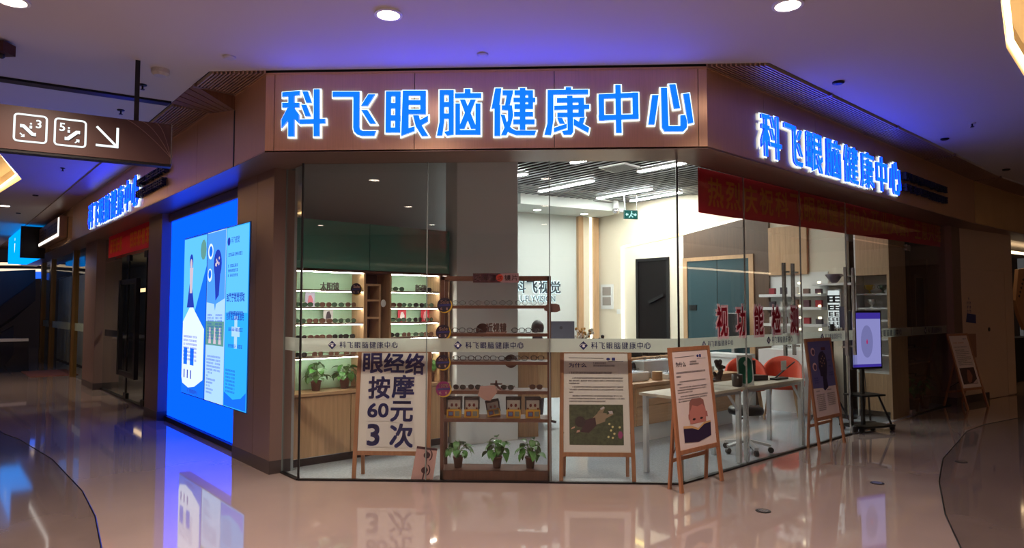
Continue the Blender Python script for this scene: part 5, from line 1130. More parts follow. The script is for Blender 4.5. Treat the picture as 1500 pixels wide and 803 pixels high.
MB().bar((db_[0] - .1, -.09, 1.75), (da[0] + .3, -.09, 1.62), .05).build('door_closer', M_black, dw)
u0, z1 = e(880, 417); u1, z0 = e(898, 453)
wb = thing('wall_plaque', 'white wall board with two grey plaques on the cream wall', 'plaque', EW.M); MB().box(u0, u1, -.02, 0, z0, z1).build('board', M_white, wb)
for k in (0, 1): zc_ = z0 + (z1 - z0) * (.32 + .4 * k); MB().box(u0 + .05, u1 - .05, -.03, -.02, zc_ - .08, zc_ + .08).build('plaque', mat('plaque_grey', (150, 144, 138), .4), wb)
u0, z1 = e(903, 453); tag(MB().box(u0, u0 + .09, -.012, 0, z1 - .09, z1).build('light_switch', M_white, None, EW.M), 'white light switch beside the plaque board', 'switch')
# dark wood and teal glass room beyond
M_brw_ = wood('brown_wood_wall', (92, 70, 54)); M_tg = mat('teal_glass', (48, 74, 80), .12, coat=.3)
tg = thing('glass_partition', 'dark teal glass partition with oak frame behind the red characters', 'partition', EW.M)
g0, g1 = e(1003, 400)[0], e(1106, 400)[0]; zt2 = e(1050, 381)[1]
MB().prism([(g0, .004), (g1, .004), (g1, fc[1]), (g0, fb_[1])], -.05, -.002).build('wood_backing', M_brw_, tg)
MB().bar((g0, -.045, fb_[1]), (g1, -.045, fc[1] + .02), .03, .04).build('light_line', MATS['white_led'], tg)
for a, b in ((g0 + .08, (g0 + g1) / 2 - .005), ((g0 + g1) / 2 + .005, g1 - .08)): MB().box(a, b, -.06, -.05, .05, zt2).build('teal_pane', M_tg, tg)
for a, b in ((g0, g0 + .08), (g1 - .08, g1)): MB().box(a, b, -.075, -.05, .004, zt2 + .05).build('oak_jamb', M_oak, tg)
MB().box(g0, g1, -.075, -.05, zt2, zt2 + .06).build('oak_head', M_oak, tg)
u0, z1 = e(1010, 447, -.07); tag(MB().box(u0, u0 + .14, -.075, -.06, z1 - .09, z1).build('door_plate', M_black, None, EW.M), 'small black plate on the teal glass partition', 'plate')
wp = thing('wood_wall_panel', 'dark brown wood wall panel right of the teal partition', 'panel', EW.M); g2 = e(1128, 400)[0]
MB().box(g1, g2, -.05, -.002, .004, 2.98).build('panel', M_brw_, wp); MB().box(g2, g2 + .6, -.06, -.002, e(1150, 403)[1], e(1150, 380)[1] + .5).build('upper_cupboard', M_oak, wp)
# white wall shelves
ws = thing('white_shelving', 'white wall shelving with small packages under spotlights', 'shelving', EW.M); w0, w1 = e(1128, 450)[0], e(1214, 450)[0]
MB().box(w0, w1, -.02, -.002, .9, 2.05).build('back_board', M_white, ws)
for py in (433, 452, 476): z = e(1170, py)[1]; MB().box(w0 - .05, w1, -.26, -.02, z - .02, z + .02).build('shelf', M_white, ws)
for x in (w0 + (w1 - w0) * .62, w1 - .05):
    for k in range(5): MB().cyl((x, -.2, 1.87 - k * .17), (x, -.2, 1.9 - k * .17), .022, n=10).build('spot_lamp', glow('tiny_spot', (1, .84, .55), 3.5), ws)
MB().box(w0, w1, -.4, -.002, .004, .9).build('cupboard', M_white, ws)
rr = random.Random(12); k = 0
for zi, py in ((0, 433), (1, 452), (2, 476)):
    z = e(1170, py)[1] + .02
    for i in range(5):
        x = w0 + .08 + i * (w1 - w0 - .16) / 4.2; c = [(150, 40, 50), (60, 50, 60), (200, 196, 190), (120, 90, 80), (96, 60, 70)][(i + zi) % 5]; nm = ['red', 'charcoal', 'cream', 'tan', 'plum'][(i + zi) % 5]
        tag(MB().box(0, .09, 0, .06, 0, rr.uniform(.07, .12)).build('package', mat('package_' + nm, c, .5), None, EW.sub(x, -.2, z), bevel=.004), '%s package on the %s white wall shelf' % (nm, ('top', 'middle', 'lower')[zi]), 'package', 'packages on the white wall shelves')
# eye chart light box
u0, z1 = e(1212, 424, -.1); u1, z0 = e(1234, 482, -.1)
ec = thing('eye_chart', 'white lit eye test chart with rows of black letters', 'eye chart', EW.M); MB().box(u0, u1, -.13, -.02, z0, z1).build('chart_box', M_white, ec); MB().box(u0 + .02, u1 - .02, -.134, -.13, z0 + .02, z1 - .02).build('chart_face', glow('chart_face', (.72, .76, .76), .9), ec)
mb = MB(); H_ = z1 - z0; W_ = u1 - u0
for r_, (n, s) in enumerate(((2, .1), (2, .075), (2, .06), (3, .045), (3, .04), (4, .032), (4, .028), (4, .024))):
    zc_ = z1 - .16 * H_ - sum((.1, .075, .06, .045, .04, .032, .028, .024)[:r_]) * 1.35 - s
    for i in range(n): MB().text('E', u0 + W_ * (i + .75) / (n + .5) - s * .45, zc_, s, -.136, s * .9, .04).build('chart_letter', M_black, ec, normals=False)
u0, z1 = e(1230, 449, -.3); u1, z0 = e(1240, 480, -.3); nb = thing('notice_stand', 'dark navy notice panel beside the eye chart', 'notice', EW.M); MB().box(u0, u1, -.32, -.3, z0, z1).build('panel', mat('notice_navy', (44, 46, 70), .5), nb); MB().box((u0 + u1) / 2 - .015, (u0 + u1) / 2 + .015, -.3, -.27, 0.004, z0 + .05).build('stem', M_black, nb); MB().cyl(((u0 + u1) / 2, -.28, .004), ((u0 + u1) / 2, -.28, .02), .14, n=16).build('foot', M_black, nb)
u0, z0 = e(1222, 415, -.2); tag(MB().lathe([(.03, 0), (.06, .03), (.12, .12), (.1, .13), (.0, .12)], n=16).build('bowl', mat('purple_bowl', (70, 56, 70), .4), None, EW.sub(u0, -.2, z0), smooth=True), 'dark bowl on the ledge above the eye chart', 'bowl'); MB().box(-.3, .3, -.1, .2, -.03, 0).build('ledge', M_white, ec, Matrix.Translation((u0, -.2, z0)))
# white lit cabinet at the glass end
cb = thing('display_cabinet', 'oak cabinet with a white niche of shelves next to the glass door', 'cabinet', EW.M)
c0, c1_ = e(1254, 450)[0], e(1299, 450)[0]; zA, zB_ = e(1277, 545)[1], e(1277, 403)[1]
MB().box(c0 - .02, -.06, .28, .3, .004, 3.2).build('back', M_white, cb)
MB().box(c0 - .02, c0, -.0, .3, .004, 3.2).build('side', M_white, cb); MB().box(c1_, -.05, 0, .62, .004, 3.2).build('end_panel', wood('pale_oak', (186, 152, 116)), cb)
MB().box(c0, c1_, 0, .28, zB_, 3.2).build('upper_door', wood('pale_oak'), cb); MB().box(c0, c1_, 0, .28, .1, zA - .02).build('drawer', wood('pale_oak'), cb); MB().box(c0, c1_, 0, .28, zA - .02, zA).build('niche_floor', M_white, cb)
for py in (431, 452, 470, 497, 520): z = e(1277, py)[1]; MB().box(c0, c1_, .02, .28, z - .012, z + .012).build('niche_shelf', M_white, cb)
for i, (px, py, c, n) in enumerate(((1268, 429, (190, 160, 60), 'gold'), (1288, 429, (60, 74, 60), 'dark green'), (1272, 450, (190, 190, 186), 'silver'))):
    u, z = e(px, py + 2); t = thing('trophy_cup', '%s trophy cup in the white cabinet niche' % n, 'trophy', EW.sub(u, .12, z + .012)); m = mat('cup_' + n, c, .3, metal=.5)
    MB().lathe([(.03, 0), (.03, .01), (.01, .02), (.012, .04), (.04, .06), (.05, .12), (.045, .12), (.035, .06)], n=14).build('cup', m, t, smooth=True)
    for s in (-1, 1): MB().tube([(s * .045, 0, .06), (s * .07, 0, .08), (s * .065, 0, .11), (s * .047, 0, .115)], .005, 5).build('handle', m, t)
# ------------------------------------------------------------------ island counter with tester frames
IS = Frame(R.P(1.0, 1.3), AR)
ic = thing('island_counter', 'low oak island counter with white trays in the shop centre', 'counter', IS.M)
MB().box(0, 2.2, 0, .5, .2, .64).build('body', M_oakh, ic); MB().box(.06, 2.14, .06, .44, .004, .2).build('plinth', M_white, ic); MB().box(-.02, 2.22, -.02, .52, .64, .67).build('top', M_oakh, ic)
for z in (.21, .42):
    for k in range(3): MB().box(.05 + k * .71, .73 + k * .71, -.014, 0, z, z + .2).build('drawer_front', M_oakh, ic)
MB().box(.0, .02, 0, .5, .2, .64).build('end_panel', M_oak, ic)
trays = [(.06, .14, .42, .32, .1), (.72, .04, .5, .26, .06), (.62, .32, .6, .18, .2), (1.3, .1, .5, .35, .1)]
for i, (x, y, w, d, h) in enumerate(trays):
    t = thing('display_tray', ['white riser tray on the island counter end', 'flat white tray in the middle of the island counter', 'tall white riser at the back of the island counter', 'white riser tray on the far part of the island counter'][i], 'tray', IS.sub(x, y, .67)); MB().box(0, w, 0, d, 0, h).build('block', M_white, t, bevel=.008)
    MB().box(.03, w - .03, .03, d - .03, h, h + .006).build('pad', mat('tray_pad', (190, 196, 204), .6), t)
    for k in range(4): put_glasses(('black', 'thin')[k % 2], IS.sub(x + .1 + k * (w - .2) / 3, y + d * .35, .67 + h + .007, .3 - .2 * k) @ Matrix.Scale(.7, 4), '%s eyeglasses %s from the wooden block on the %s' % (('black-rimmed', 'metal-rimmed')[k % 2], ('first', 'second', 'third', 'fourth')[k], ('island riser end tray', 'flat island tray', 'tall island riser', 'far island tray')[i]), 'glasses on the island trays')
tag(MB().cyl((0, 0, 0), (0, 0, .1), .06, n=20).build('wooden_block', M_oak, None, IS.sub(.58, .1, .67), bevel=.004), 'round wooden block on the island counter', 'block')
hbg = thing('handbag', 'black bag with a pale face on the island counter', 'bag', IS.sub(.545, .44, .67)); MB().ell((0, 0, .1), (.05, .05, .1)).build('bag', M_black, hbg, smooth=True); MB().tube([(-.06, 0, .16), (-.04, 0, .26), (.04, 0, .26), (.06, 0, .16)], .008, 6).build('handle', M_black, hbg)
# second counter behind with dark boxes
bc = thing('back_counter', 'oak back counter with dark cases behind the island', 'counter', R.sub(2.6, 2.6)); MB().box(0, 1.5, 0, .5, .004, .78).build('body', M_oak, bc); MB().box(-.02, 1.52, -.02, .52, .78, .81).build('top', M_oakh, bc)
for i in range(3): tag(MB().box(0, .3, 0, .2, 0, .22).build('dark_case', M_black, None, R.sub(2.7 + i * .42, 2.7, .811), bevel=.01), ('black case at the doorway end of the back counter', 'black case in the middle of the back counter', 'black case at the chair end of the back counter')[i], 'case')
# ------------------------------------------------------------------ white tables against the right glass
M_tab = mat('table_top', (214, 204, 186), .35); M_leg = mat('white_leg', (212, 216, 220), .4)
def table(u0, u1, v0, v1, label):
    t = thing('table', label, 'table', R.sub(u0, v0), 'white legged tables'); w, d = u1 - u0, v1 - v0
    MB().box(0, w, 0, d, .705, .73).build('top', M_tab, t); 
    for x in (.05, w - .05):
        for y in (.04, d - .04): MB().box(x - .02, x + .02, y - .02, y + .02, .004, .705).build('leg', M_leg, t)
    for x, s in ((.05, 1), (w - .05, -1)): MB().bar((x, .04, .5), (x + s * .2, .04, .7), .02).build('brace', M_leg, t)
    MB().box(.05, w - .05, .03, .05, .67, .705).build('apron', M_leg, t); MB().box(.05, w - .05, d - .05, d - .03, .67, .705).build('apron', M_leg, t)
table(.08, 1.16, .05, .5, 'white legged table holding the driftwood beside the baby poster'); table(1.2, 2.46, .05, .5, 'white legged table holding the green card')
# stool
so = thing('stool', 'round black stool on a white five-star base under the tables', 'stool', R.sub(1.62, .3)); MB().lathe([(.02, .40), (.17, .40), (.18, .42), (.18, .45), (.165, .47), (.02, .475)], n=24).build('seat', M_black, so, smooth=True)
MB().cyl((0, 0, .12), (0, 0, .28), .035, n=14).build('sleeve', M_leg, so); MB().cyl((0, 0, .26), (0, 0, .41), .02, n=12).build('gas_lift', M_chrome, so); MB().bar((0, 0, .38), (-.14, 0, .34), .012).build('lever', M_black, so)
for i in range(5):
    a = i * 1.2566 + .3; x, y = .24 * math.cos(a), .24 * math.sin(a); f = MB().bar((0, 0, .13), (x, y, .08), .045, .025).build('foot', M_leg, so); MB().cyl((x - .015 * math.sin(a), y + .015 * math.cos(a), .034), (x + .015 * math.sin(a), y - .015 * math.cos(a), .034), .03, n=12).build('caster', M_black, f)
# orange shell chairs
M_or = mat('orange_fabric', (202, 74, 48), .7); M_cl = wood('chair_leg', (196, 160, 116))
def shell(M, label):
    t = thing('shell_chair', label, 'chair', M, 'orange shell chairs'); mb = MB(); n = 18; vs_ = []
    for j in range(5):
        for i in range(n + 1):
            a = math.pi * (-.05 + 1.1 * i / n); r = .27 + .03 * j / 4; top = .42 + (.40 * (math.sin(max(0, min(math.pi, a))) ** .6)) * j / 4; vs_.append((r * math.cos(a), r * math.sin(a) * .85, top))
    mb.add(vs_, [(j * (n + 1) + i, j * (n + 1) + i + 1, (j + 1) * (n + 1) + i + 1, (j + 1) * (n + 1) + i) for j in range(4) for i in range(n)])
    o = mb.build('backrest', M_or, t, smooth=True); md = o.modifiers.new('s', 'SOLIDIFY'); md.thickness = .04
    MB().lathe([(.02, .38), (.25, .38), (.27, .42), (.25, .46), (.02, .47)], n=20).build('seat', M_or, t, smooth=True)
    for sx in (-1, 1):
        for sy in (-1, 1): MB().cyl((sx * .16, sy * .14, .4), (sx * .22, sy * .2, .004), .018, .012, n=8).build('leg', M_cl, t)
shell(R.sub(3.75, 1.5, 0, -1.0), 'orange shell chair behind the green card'); shell(R.sub(4.3, 1.25, 0, -1.2), 'orange shell chair behind the phone holder')
# things on the tables
gc = thing('table_sign', 'tall green card sign standing on the white legged table', 'sign', R.sub(R.on(1099, 563, .1)[0], .14, .73, -.55)); k = .1
MB().prism([(-.085, 0), (.085, 0), (.085, .3), (-.085, .3)], 0, .012).build('frame', M_white, gc, Matrix.Rotation(-.12, 4, 'X')); MB().prism(rrect(-.072, .072, .015, .285, .06), -.002, 0).build('green_face', mat('card_green', (20, 104, 84), .4), gc, Matrix.Rotation(-.12, 4, 'X')); MB().sheet([(0, .19), (.02, .22), (0, .25), (-.02, .22)], -.004).build('emblem', M_white, gc, Matrix.Rotation(-.12, 4, 'X')); MB().box(-.08, .08, 0, .12, 0, .006).build('foot', M_white, gc)
dk = thing('sample_case', 'open dark brown sample case beside the green card', 'case', R.sub(R.on(1117, 560, .25)[0], .33, .731, -.3)); MB().box(-.11, .13, -.05, .14, 0, .05).build('tray', mat('case_brown', (46, 30, 30), .5), dk); MB().box(-.11, .13, .13, .15, .0, .2).build('lid', mat('case_brown'), dk); MB().box(-.06, .06, .124, .13, .08, .17).build('lid_photo', mat('case_photo', (130, 120, 120), .5), dk); MB().box(-.09, .1, -.03, .1, .05, .054).build('pad', mat('case_pad', (160, 140, 130), .5), dk)
ph_ = thing('phone_holder', 'dark phone holder arm with a white card on the table end', 'holder', R.sub(R.on(1142, 553, .2)[0], .2, .731)); MB().box(-.14, .12, -.04, .04, 0, .02).build('base', M_black, ph_); MB().bar((-.1, 0, .02), (.12, 0, .1), .012).build('arm', M_black, ph_); MB().bar((.1, 0, .09), (.42, .03, .17), .01).build('arm', M_black, ph_); MB().box(-.01, .1, -.03, -.022, .1, .2).build('white_card', M_white, ph_)
dr = thing('driftwood', 'dark knobbly driftwood ornament on the table beside the baby poster', 'ornament', R.sub(R.on(1050, 576, .2)[0], .2, .73)); rr = random.Random(17)
dp = [(0, 0, .02), (.01, 0, .09)]; de = [(0, 1)]; dr_ = [.055, .04]
for k_ in range(16):
    b_ = rr.choice(range(max(0, len(dp) - 6), len(dp))); q_ = dp[b_]; a_ = rr.uniform(0, 6.28); dp.append((max(-.1, min(.1, q_[0] + .05 * math.cos(a_))), max(-.06, min(.06, q_[1] + .03 * math.sin(a_))), min(.26, max(.03, q_[2] + rr.uniform(-.01, .06))))); de.append((b_, len(dp) - 1)); dr_.append(rr.uniform(.014, .03))
skin('wood', dp, de, dr_, mat('driftwood', (58, 40, 36), .7, noise=.3, nscale=20), dr)
cu = thing('dark_cup', 'small dark glass cup on the table beside the driftwood', 'cup', R.sub(R.on(1080, 567, .15)[0], .15, .73)); MB().lathe([(.04, 0), (.05, .01), (.055, .12), (.05, .12), (.045, .015)], n=16).build('cup', mat('cup_dark', (60, 48, 44), .3), cu, smooth=True)
# optical instrument on the counter behind
oi = thing('optical_instrument', 'white optical testing instrument beside the orange chairs', 'instrument', R.sub(3.3, 2.2)); MB().box(-.3, .3, -.2, .2, .68, .72).build('table_plate', M_oakh, oi); MB().cyl((0, 0, .004), (0, 0, .68), .04).build('column', M_white, oi); MB().box(-.25, .25, -.2, .2, .004, .04).build('base', M_white, oi)
MB().box(-.12, .12, -.1, .12, .72, .84).build('head_base', M_white, oi, bevel=.02); MB().box(-.1, .1, -.06, .1, .84, 1.02).build('head', M_chrome, oi, bevel=.02); MB().box(-.06, .05, -.08, -.06, .88, .96).build('eyepiece', mat('blue_yellow', (90, 120, 170), .4), oi); MB().tube([(-.12, -.1, .72), (-.12, -.14, 1.05), (.12, -.14, 1.05), (.12, -.1, .72)], .01, 6).build('head_rest', M_chrome, oi)
# dark tv on the wood wall
u0, z1 = e(1112, 460, -.2); u0 = min(u0, w0 - .72); tv = thing('small_monitor', 'black monitor with pale rim in front of the brown wood panel', 'monitor', EW.M); MB().box(u0, u0 + .36, -.24, -.2, z1 - .36, z1).build('screen', M_black, tv); MB().box(u0 - .015, u0 + .375, -.2, -.18, z1 - .375, z1 + .015).build('rim', M_chrome, tv); MB().box(u0 + .15, u0 + .2, -.2, -.1, .8, z1 - .1).build('stand', M_chrome, tv); MB().box(u0 - .2, u0 + .5, -.45, -.1, .75, .8).build('desk_plate', M_white, tv); MB().box(u0 - .2, u0 + .5, -.43, -.1, 0.004, .75).build('desk_body', M_white, tv)
# tripod
tp_ = R.P(4.25, R.at_u(1222, 605, 4.25)[0]); tr_ = thing('tripod', 'slim black tripod inside the right window near the kiosk', 'tripod', Matrix.Translation(tp_)); MB().cyl((0, 0, .3), (0, 0, 1.2), .014, n=8).build('column', M_black, tr_)
for i in range(3): a = i * 2.094 + .4; MB().cyl((0, 0, .42), (.26 * math.cos(a), .26 * math.sin(a), .006), .011, n=6).build('leg', M_black, tr_)
MB().cyl((0, 0, 1.2), (0, 0, 1.3), .03, n=10).build('head', M_black, tr_)
# ------------------------------------------------------------------ shop ceiling fittings
M_tube = glow('linear_lamp', (1.0, .98, .94), LLED); k = 0
lamps = [((838, 239), (908, 225)), ((791, 281), (868, 265)), ((876, 291), (954, 277)), ((936, 252), (1012, 237)), ((950, 299), (1022, 287)), ((700, 266), (771, 255))]
names = ['short linear lamp nearest the front glass among the ceiling slats', 'long linear lamp between the column and the air vent', 'long linear lamp in front of the exit sign', 'linear lamp beside the ceiling air vent', 'linear lamp along the cream side wall', 'linear lamp passing behind the white column']
for (a, b), nm in zip(lamps, names):
    p, q = fl(*a, ZS - .03), fl(*b, ZS - .03)
    if a[0] == 950: p -= R.ex * .5; q -= R.ex * .5
    t = thing('linear_lamp', nm, 'lamp', None, 'linear ceiling lamps'); t.location = p
    MB().bar((0, 0, .03), q - p + Vector((0, 0, .03)), .09, .05).build('housing', M_white, t); MB().bar((0, 0, .0), q - p, .075, .012).build('diffuser', M_tube, t)
for i, (p4) in enumerate((((877, 246), (915, 239), (938, 245), (900, 253)), ((853, 297), (880, 292), (900, 296), (872, 301)))):
    q = [fl(x, y, ZS - .012) for x, y in p4]; t = thing('air_vent', 'square perforated air vent in the slat ceiling, %s' % ('beside the short lamps' if i == 0 else 'near the dropped ceiling'), 'vent', None, 'ceiling air vents')
    MB().flat([(p.x, p.y) for p in q], ZS - .02, ZS).build('frame', M_white, t); cq = sum(q, Vector()) / 4; MB().flat([(cq.x + (p.x - cq.x) * .85, cq.y + (p.y - cq.y) * .85) for p in q], ZS - .026, ZS - .019).build('perforated_plate', mat('vent_plate', (120, 122, 122), .6, noise=.6, nscale=60), t)
# exit sign
xp = fl(924, 283, ZS); ex_ = thing('exit_sign', 'green hanging exit sign with running figure and arrows', 'sign', Matrix.Translation((xp.x, xp.y, 0)) @ Matrix.Rotation(.35, 4, 'Z')); zE = 2.98
dE = (Vector((xp.x, xp.y, 0)) - Vector((CAM.x, CAM.y, 0))).length; zE1 = 1.5 + dE * (ray(924, 308).z / math.hypot(ray(924, 308).x, ray(924, 308).y)); zE0 = 1.5 + dE * (ray(924, 321).z / math.hypot(ray(924, 321).x, ray(924, 321).y)); wE = 22 * dE / 984 / 2
MB().box(-wE, wE, 0, .03, zE0, zE1).build('case', mat('exit_case', (30, 70, 64), .5), ex_); MB().box(-wE + .01, wE - .01, -.003, 0, zE0 + .01, zE1 - .01).build('face', glow('exit_face', (.01, .10, .09), 1.0), ex_)
mb = MB(); zm = (zE0 + zE1) / 2; hE = zE1 - zE0
for s in (-1, 1): mb.sheet([(s * wE * .4, zm - .012), (s * wE * .6, zm - .012), (s * wE * .6, zm - .03), (s * wE * .82, zm), (s * wE * .6, zm + .03), (s * wE * .6, zm + .012), (s * wE * .4, zm + .012)], -.005)
mb.build('arrows', glow('exit_glyph', (.55, .95, .85), 1.2), ex_, normals=False)
mb = MB(); mb.sheet(circ(.01, zm + hE * .3, hE * .08, 8), -.006); mb.bar((.01, -.005, zm + hE * .2), (-.005, -.005, zm - hE * .05), hE * .12, .002, up=(0, 1, 0)); mb.bar((-.005, -.005, zm - hE * .05), (-.04, -.005, zm - hE * .35), hE * .09, .002, up=(0, 1, 0)); mb.bar((-.005, -.005, zm - hE * .05), (.035, -.005, zm - hE * .3), hE * .09, .002, up=(0, 1, 0)); mb.bar((.0, -.005, zm + hE * .15), (.045, -.005, zm + hE * .05), hE * .08, .002, up=(0, 1, 0)); mb.build('running_figure', MATS['exit_glyph'], ex_)
for s in (-1, 1): MB().cyl((s * wE * .9, .015, zE1), (s * wE * .9, .015, ZS), .006, n=6).build('hanger', M_chrome, ex_)
xp = fl(902, 309, 3.28); cm = thing('ceiling_camera', 'small white camera below the slat ceiling left of the exit sign', 'camera', Matrix.Translation((xp.x, xp.y, 3.28))); MB().cyl((0, 0, .02), (0, 0, .18), .05, n=12).build('mount', M_white, cm); MB().ell((0, 0, 0), (.07, .07, .06)).build('dome', M_chrome, cm, smooth=True)
# ------------------------------------------------------------------ right end of the right facade
pillar(3, R, 7.2, 7.62, -.1, .5, M_brown, 'brown metal clad pillar right of the far glass pane')
struct('wall_bay_back', MB().box(5.12, 7.3, 1.05, 1.15, 0, 3.7), wood('bay_wood', (92, 68, 54)), R.M, 'dark wood back of the small display bay')
struct('wall_bay_side', MB().box(5.68, 5.76, .1, 1.05, 0, 3.7), wood('bay_wood'), R.M)
struct('wall_bay_end', MB().box(7.22, 7.3, .5, 1.05, 0, 3.7), wood('bay_wood'), R.M)
bs_ = thing('bay_shelves', 'dark wooden shelves with sunglasses in the bay behind the far glass pane', 'shelves', R.M)
for i, z in enumerate((.45, .68, .9, 1.1)):
    MB().box(5.78, 7.2, .25, .6, z - .02, z).build('shelf', wood('bay_shelf', (120, 88, 66)), bs_)
    for k in range(3): put_glasses(('sun', 'sunb')[(i + k) % 2], R.sub(6.0 + k * .42, .35, z + .001, .2) @ Matrix.Scale(1.0, 4), 'sunglasses %s from the oak cabinet on the %s shelf of the dark bay' % (('first', 'second', 'third')[k], ('lowest', 'second', 'third', 'top')[i]), 'sunglasses in the dark bay')
for x in (5.79, 7.18): MB().box(x - .015, x + .015, .25, .6, 0.004, 2.3).build('upright', wood('bay_shelf'), bs_)
dt = thing('wall_screen', 'large black screen with oak frame above the dark bay shelves', 'screen', R.M); a, b = R.on(1340, 440, .3)[0], R.on(1377, 440, .3)[0]; zA, zB2 = R.on(1358, 480, .3)[1], R.on(1358, 408, .3)[1]
MB().box(a, b, .3, .34, zA, zB2).build('glass', mat('screen_black', (12, 12, 14), .08), dt)
for x0, x1, z0, z1 in ((a - .05, a, zA - .05, zB2 + .05), (b, b + .05, zA - .05, zB2 + .05), (a, b, zA - .05, zA), (a, b, zB2, zB2 + .05)): MB().box(x0, x1, .28, .36, z0, z1).build('frame', wood('bay_shelf'), dt)
for i, u in enumerate((6.05, 6.5)): plant(R.sub(u, .13, .004), ('dark potted plant on the floor of the bay beside the oak cabinet', 'dark potted plant on the floor in the middle of the bay')[i], .32, 20, .07, .2, 60 + i, .75)
# beige wall with flush door
wA = R.P(7.62, -.1); wB = R.P(9.6, -.36); WL = Frame(wA, math.atan2(wB.y - wA.y, wB.x - wA.x)); WLn = (wB - wA).length
bw = struct('wall_beige', MB().box(0, WLn, .02, .5, 0, ZB), mat('beige_core', (150, 124, 112), .6), WL.M, 'pinkish beige clad wall beyond the far pane')
M_bei = mat('beige_panel', (206, 180, 162), .5)
zs = WL.on(1440, 396)[1]; d0, d1_ = WL.on(1445, 480)[0], WL.on(1474, 480)[0]
MB().box(0, WLn, 0, .02, zs + .004, ZB).build('cladding_panel', M_bei, bw); MB().box(0, d0 - .004, 0, .02, .12, zs).build('cladding_panel', M_bei, bw); MB().box(d1_ + .004, WLn, 0, .02, .02, zs).build('cladding_panel', M_bei, bw)
MB().box(0, d0 - .004, -.012, .02, 0, .12).build('skirting', mat('skirting_dark'), bw)
fd = MB().box(d0, d1_, .002, .02, .01, zs).build('flush_door', M_bei, bw); MB().cyl((d0 + .1, -.006, 1.16), (d0 + .1, .004, 1.16), .035, n=14).build('lock', M_dark, fd)
mb = MB(); rr = random.Random(31)
u0, u1 = WL.on(1416, 450)[0], WL.on(1424, 450)[0]
for k in range(4): mb.pseudo(u0, WL.on(1420, 440 + k * 6)[1], u1 - u0, .045, -.002, 1.15, rr)
mb.build('wall_print', M_ink, bw, normals=False)['kind'] = 'stuff'
MB().sheet([(u0 - .05, WL.on(1418, 472)[1]), (u1 + .12, WL.on(1424, 474)[1]), (u1 + .12, WL.on(1424, 461)[1]), (u0, WL.on(1418, 459)[1])], -.002).build('wall_print_picture', M_ink, bw, normals=False)
MB().sheet([(u0 - .02, WL.on(1418, 525)[1]), (u1 + .1, WL.on(1425, 524)[1]), (u1 + .1, WL.on(1425, 489)[1]), (u0 - .02, WL.on(1418, 489)[1])], -.002).build('wall_print_panel', mat('print_tan', (150, 106, 86), .5), bw, normals=False)
# opening beyond: neighbour with lit interior
nb_ = Frame(wB, R2.ang - .05)
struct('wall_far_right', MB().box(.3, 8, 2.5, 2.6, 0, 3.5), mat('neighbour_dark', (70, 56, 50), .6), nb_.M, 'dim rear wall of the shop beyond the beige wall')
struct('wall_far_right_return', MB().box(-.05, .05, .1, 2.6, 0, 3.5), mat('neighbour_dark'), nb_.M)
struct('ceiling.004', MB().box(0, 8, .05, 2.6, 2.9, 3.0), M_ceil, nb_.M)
tag(MB().box(.3, 6, .9, 1.0, 2.7, 2.74).build('strip_lamp', glow('warm_strip_far', (1, .7, .38), 3), None, nb_.M), 'warm strip lamp in the shop beyond the beige wall', 'lamp')
nd = thing('display_board', 'plain rounded tan display board in the opening beyond the beige wall', 'board', nb_.M); q0, q1 = nb_.on(1487, 420, .3)[0], nb_.on(1487, 420, .3)[0] + 1.6
MB().prism([(q0, nb_.on(1487, 440, .3)[1]), (q0 + .15, nb_.on(1487, 462, .3)[1]), (q0 + .4, 1.1), (q1, 1.0), (q1, 2.4), (q0 + .6, 2.3), (q0 + .2, nb_.on(1495, 395, .3)[1])], .3, .36).build('board', mat('tan_board', (196, 148, 108), .5), nd)
for k in range(5): MB().prism([(q0 + .12 + k * .06, 1.75 + k * .08), (q0 + .2 + k * .06, 1.72 + k * .08), (q0 + .22 + k * .06, 1.78 + k * .08)], .295, .3).build('dark_notch', M_dark, nd)
MB().box(q0 + .5, q0 + .6, .31, .35, 0, 1.1).build('post', M_dark, nd)
nc = thing('low_counter', 'low dark counter with yellow panel beyond the beige wall', 'counter', nb_.M); MB().box(.25, 4, .8, 1.2, 0, .9).build('body', M_dark, nc); MB().box(.3, 1.5, .78, .8, .35, .7).build('yellow_panel', mat('yellow_panel', (180, 150, 30), .5), nc); MB().box(.3, 1.2, .7, 1.2, .9, 1.05).build('white_box', M_white, nc)
# shoe-like clutter at left mat
# ------------------------------------------------------------------ mall ceiling fittings
M_dl = glow('downlight_lens', (1.0, .80, .66), 16)
def downlight(px, py, z, r, lab, power, p=None, col_=(1, .80, .66), off=None):
    p = p or fl(px, py, z); t = thing('downlight_%s_offscreen' % off if off else 'downlight', lab, 'lamp', Matrix.Translation((p.x, p.y, z)), 'round ceiling downlights')
    MB().lathe([(r, 0), (r, -.012), (r * .8, -.014), (r * .78, 0)], n=24).build('trim_ring', M_white, t, smooth=False); MB().cyl((0, 0, -.008), (0, 0, -.002), r * .78, n=24).build('lens', M_dl, t)
    if power:
        d = bpy.data.lights.new('downlight_lamp', 'SPOT'); d.energy = power; d.color = col_; d.spot_size = 2.3; d.spot_blend = .8; d.shadow_soft_size = r * .7
        o = bpy.data.objects.new('downlight_lamp_%s_offscreen' % off if off else 'downlight_lamp', d); col.objects.link(o); o.parent = t; o.location = (0, 0, -.03)
    return t
PW = 180
downlight(18, 0, ZC, .1, 'downlight in the mall ceiling left of the hanging sign', PW)
downlight(569, 20, ZC, .095, 'downlight in the mall ceiling before the first sign characters', PW)
downlight(1154, 6, ZC, .1, 'downlight in the mall ceiling near the right slat grille', PW)
downlight(7, 301, ZC, .1, 'far downlight below the hanging sign toward the blue box sign', PW)
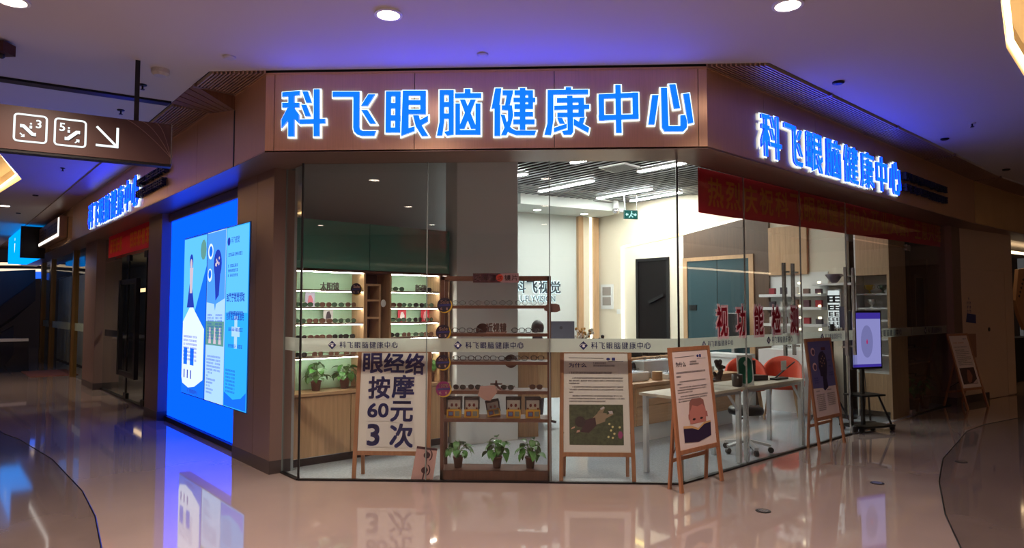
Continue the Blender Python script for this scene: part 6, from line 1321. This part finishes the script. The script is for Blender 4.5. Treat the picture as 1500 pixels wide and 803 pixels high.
# the same ceiling grid goes on behind the viewer
for y, rn_ in ((-4.3, 'nearest'), (-7.0, 'middle'), (-9.8, 'rearmost')):
    for x, cn in ((-7.4, 'outer'), (-4.75, 'left'), (-2.1, 'inner'), (.55, 'central')):
        downlight(0, 0, ZC, .1, 'downlight in the %s row behind the viewer, %s column' % (rn_, cn), PW, Vector((x, y, 0)), off='%s_%s' % (rn_, cn))
M_dev = mat('device_white', (190, 188, 186), .5)
def small(name, px, py, lab, r=.045, h=.03, m=None, stem=None):
    p = fl(px, py, ZC); t = thing(name, lab, 'sensor' if 'det' in name or 'speaker' in name else 'sprinkler', Matrix.Translation((p.x, p.y, ZC)))
    MB().lathe([(r, 0), (r, -h * .6), (r * .7, -h), (.002, -h)], n=16).build('body', m or M_dev, t)
    if stem: MB().cyl((0, 0, -h), (0, 0, -h - stem), .008, n=8).build('stem', M_dark, t); MB().cyl((0, 0, -h - stem), (0, 0, -h - stem - .005), .018, n=10).build('deflector', M_dark, t)
small('smoke_detector', 336, 83, 'flat round smoke detector left of the first sign character', .05, .02)
small('smoke_detector', 707, 79, 'small round smoke detector above the middle sign characters', .045, .02)
small('speaker_dome', 235, 102, 'white dome detector between hanger pole and slat grille', .07, .055)
small('sprinkler_head', 209, 124, 'sprinkler head beside the hanger pole', .035, .012, M_dark, .03)
small('sprinkler_head', 177, 161, 'sprinkler head above the hanging sign', .035, .012, M_dark, .03)
small('smoke_detector', 1228, 120, 'dark round detector above the right sign start', .05, .02, M_dark)
small('sprinkler_head', 1424, 180, 'sprinkler head in the ceiling beyond the right sign', .035, .012, M_dev, .03)
small('smoke_detector', 1384, 203, 'dark detector above the end of the right sign', .045, .018, M_dark)
small('smoke_detector', 1474, 248, 'dark detector above the gold fascia', .05, .02, M_dark)
small('sprinkler_head', 92, 246, 'sprinkler head below the hanging sign', .03, .012, M_dark, .03)
small('smoke_detector', 52, 286, 'small detector near the far left cove', .045, .018, M_dark)
small('smoke_detector', 27, 312, 'dark detector near the blue box sign', .045, .018, M_dark)
p = fl(3, 60, ZC); em = thing('ceiling_projector', 'dark red ceiling fixture at the left edge above the hanging sign', 'fixture', Matrix.Translation((p.x, p.y, ZC))); MB().box(-.3, .06, -.06, .06, -.1, -.02).build('body', mat('dark_red', (60, 16, 22), .4), em); MB().cyl((-.1, 0, -.02), (-.1, 0, 0), .03, n=10).build('mount', M_dark, em); MB().ell((.0, 0, -.11), (.025, .025, .025)).build('lens', M_black, em)
# small glass clamps at the top of the right panes
for i, (px, py) in enumerate(((1100, 258), (1222, 287))):
    u, z = R.on(px, py, .1); t = thing('glass_camera', ('small dark camera under the soffit of the first right pane', 'small dark camera under the soffit of the third right pane')[i], 'camera', R.sub(u, .22, ZB)); MB().cyl((0, 0, -.02), (0, 0, 0), .03, n=10).build('mount', M_dark, t); MB().ell((0, -.02, -.035), (.05, .03, .022)).build('body', M_black, t, smooth=True)
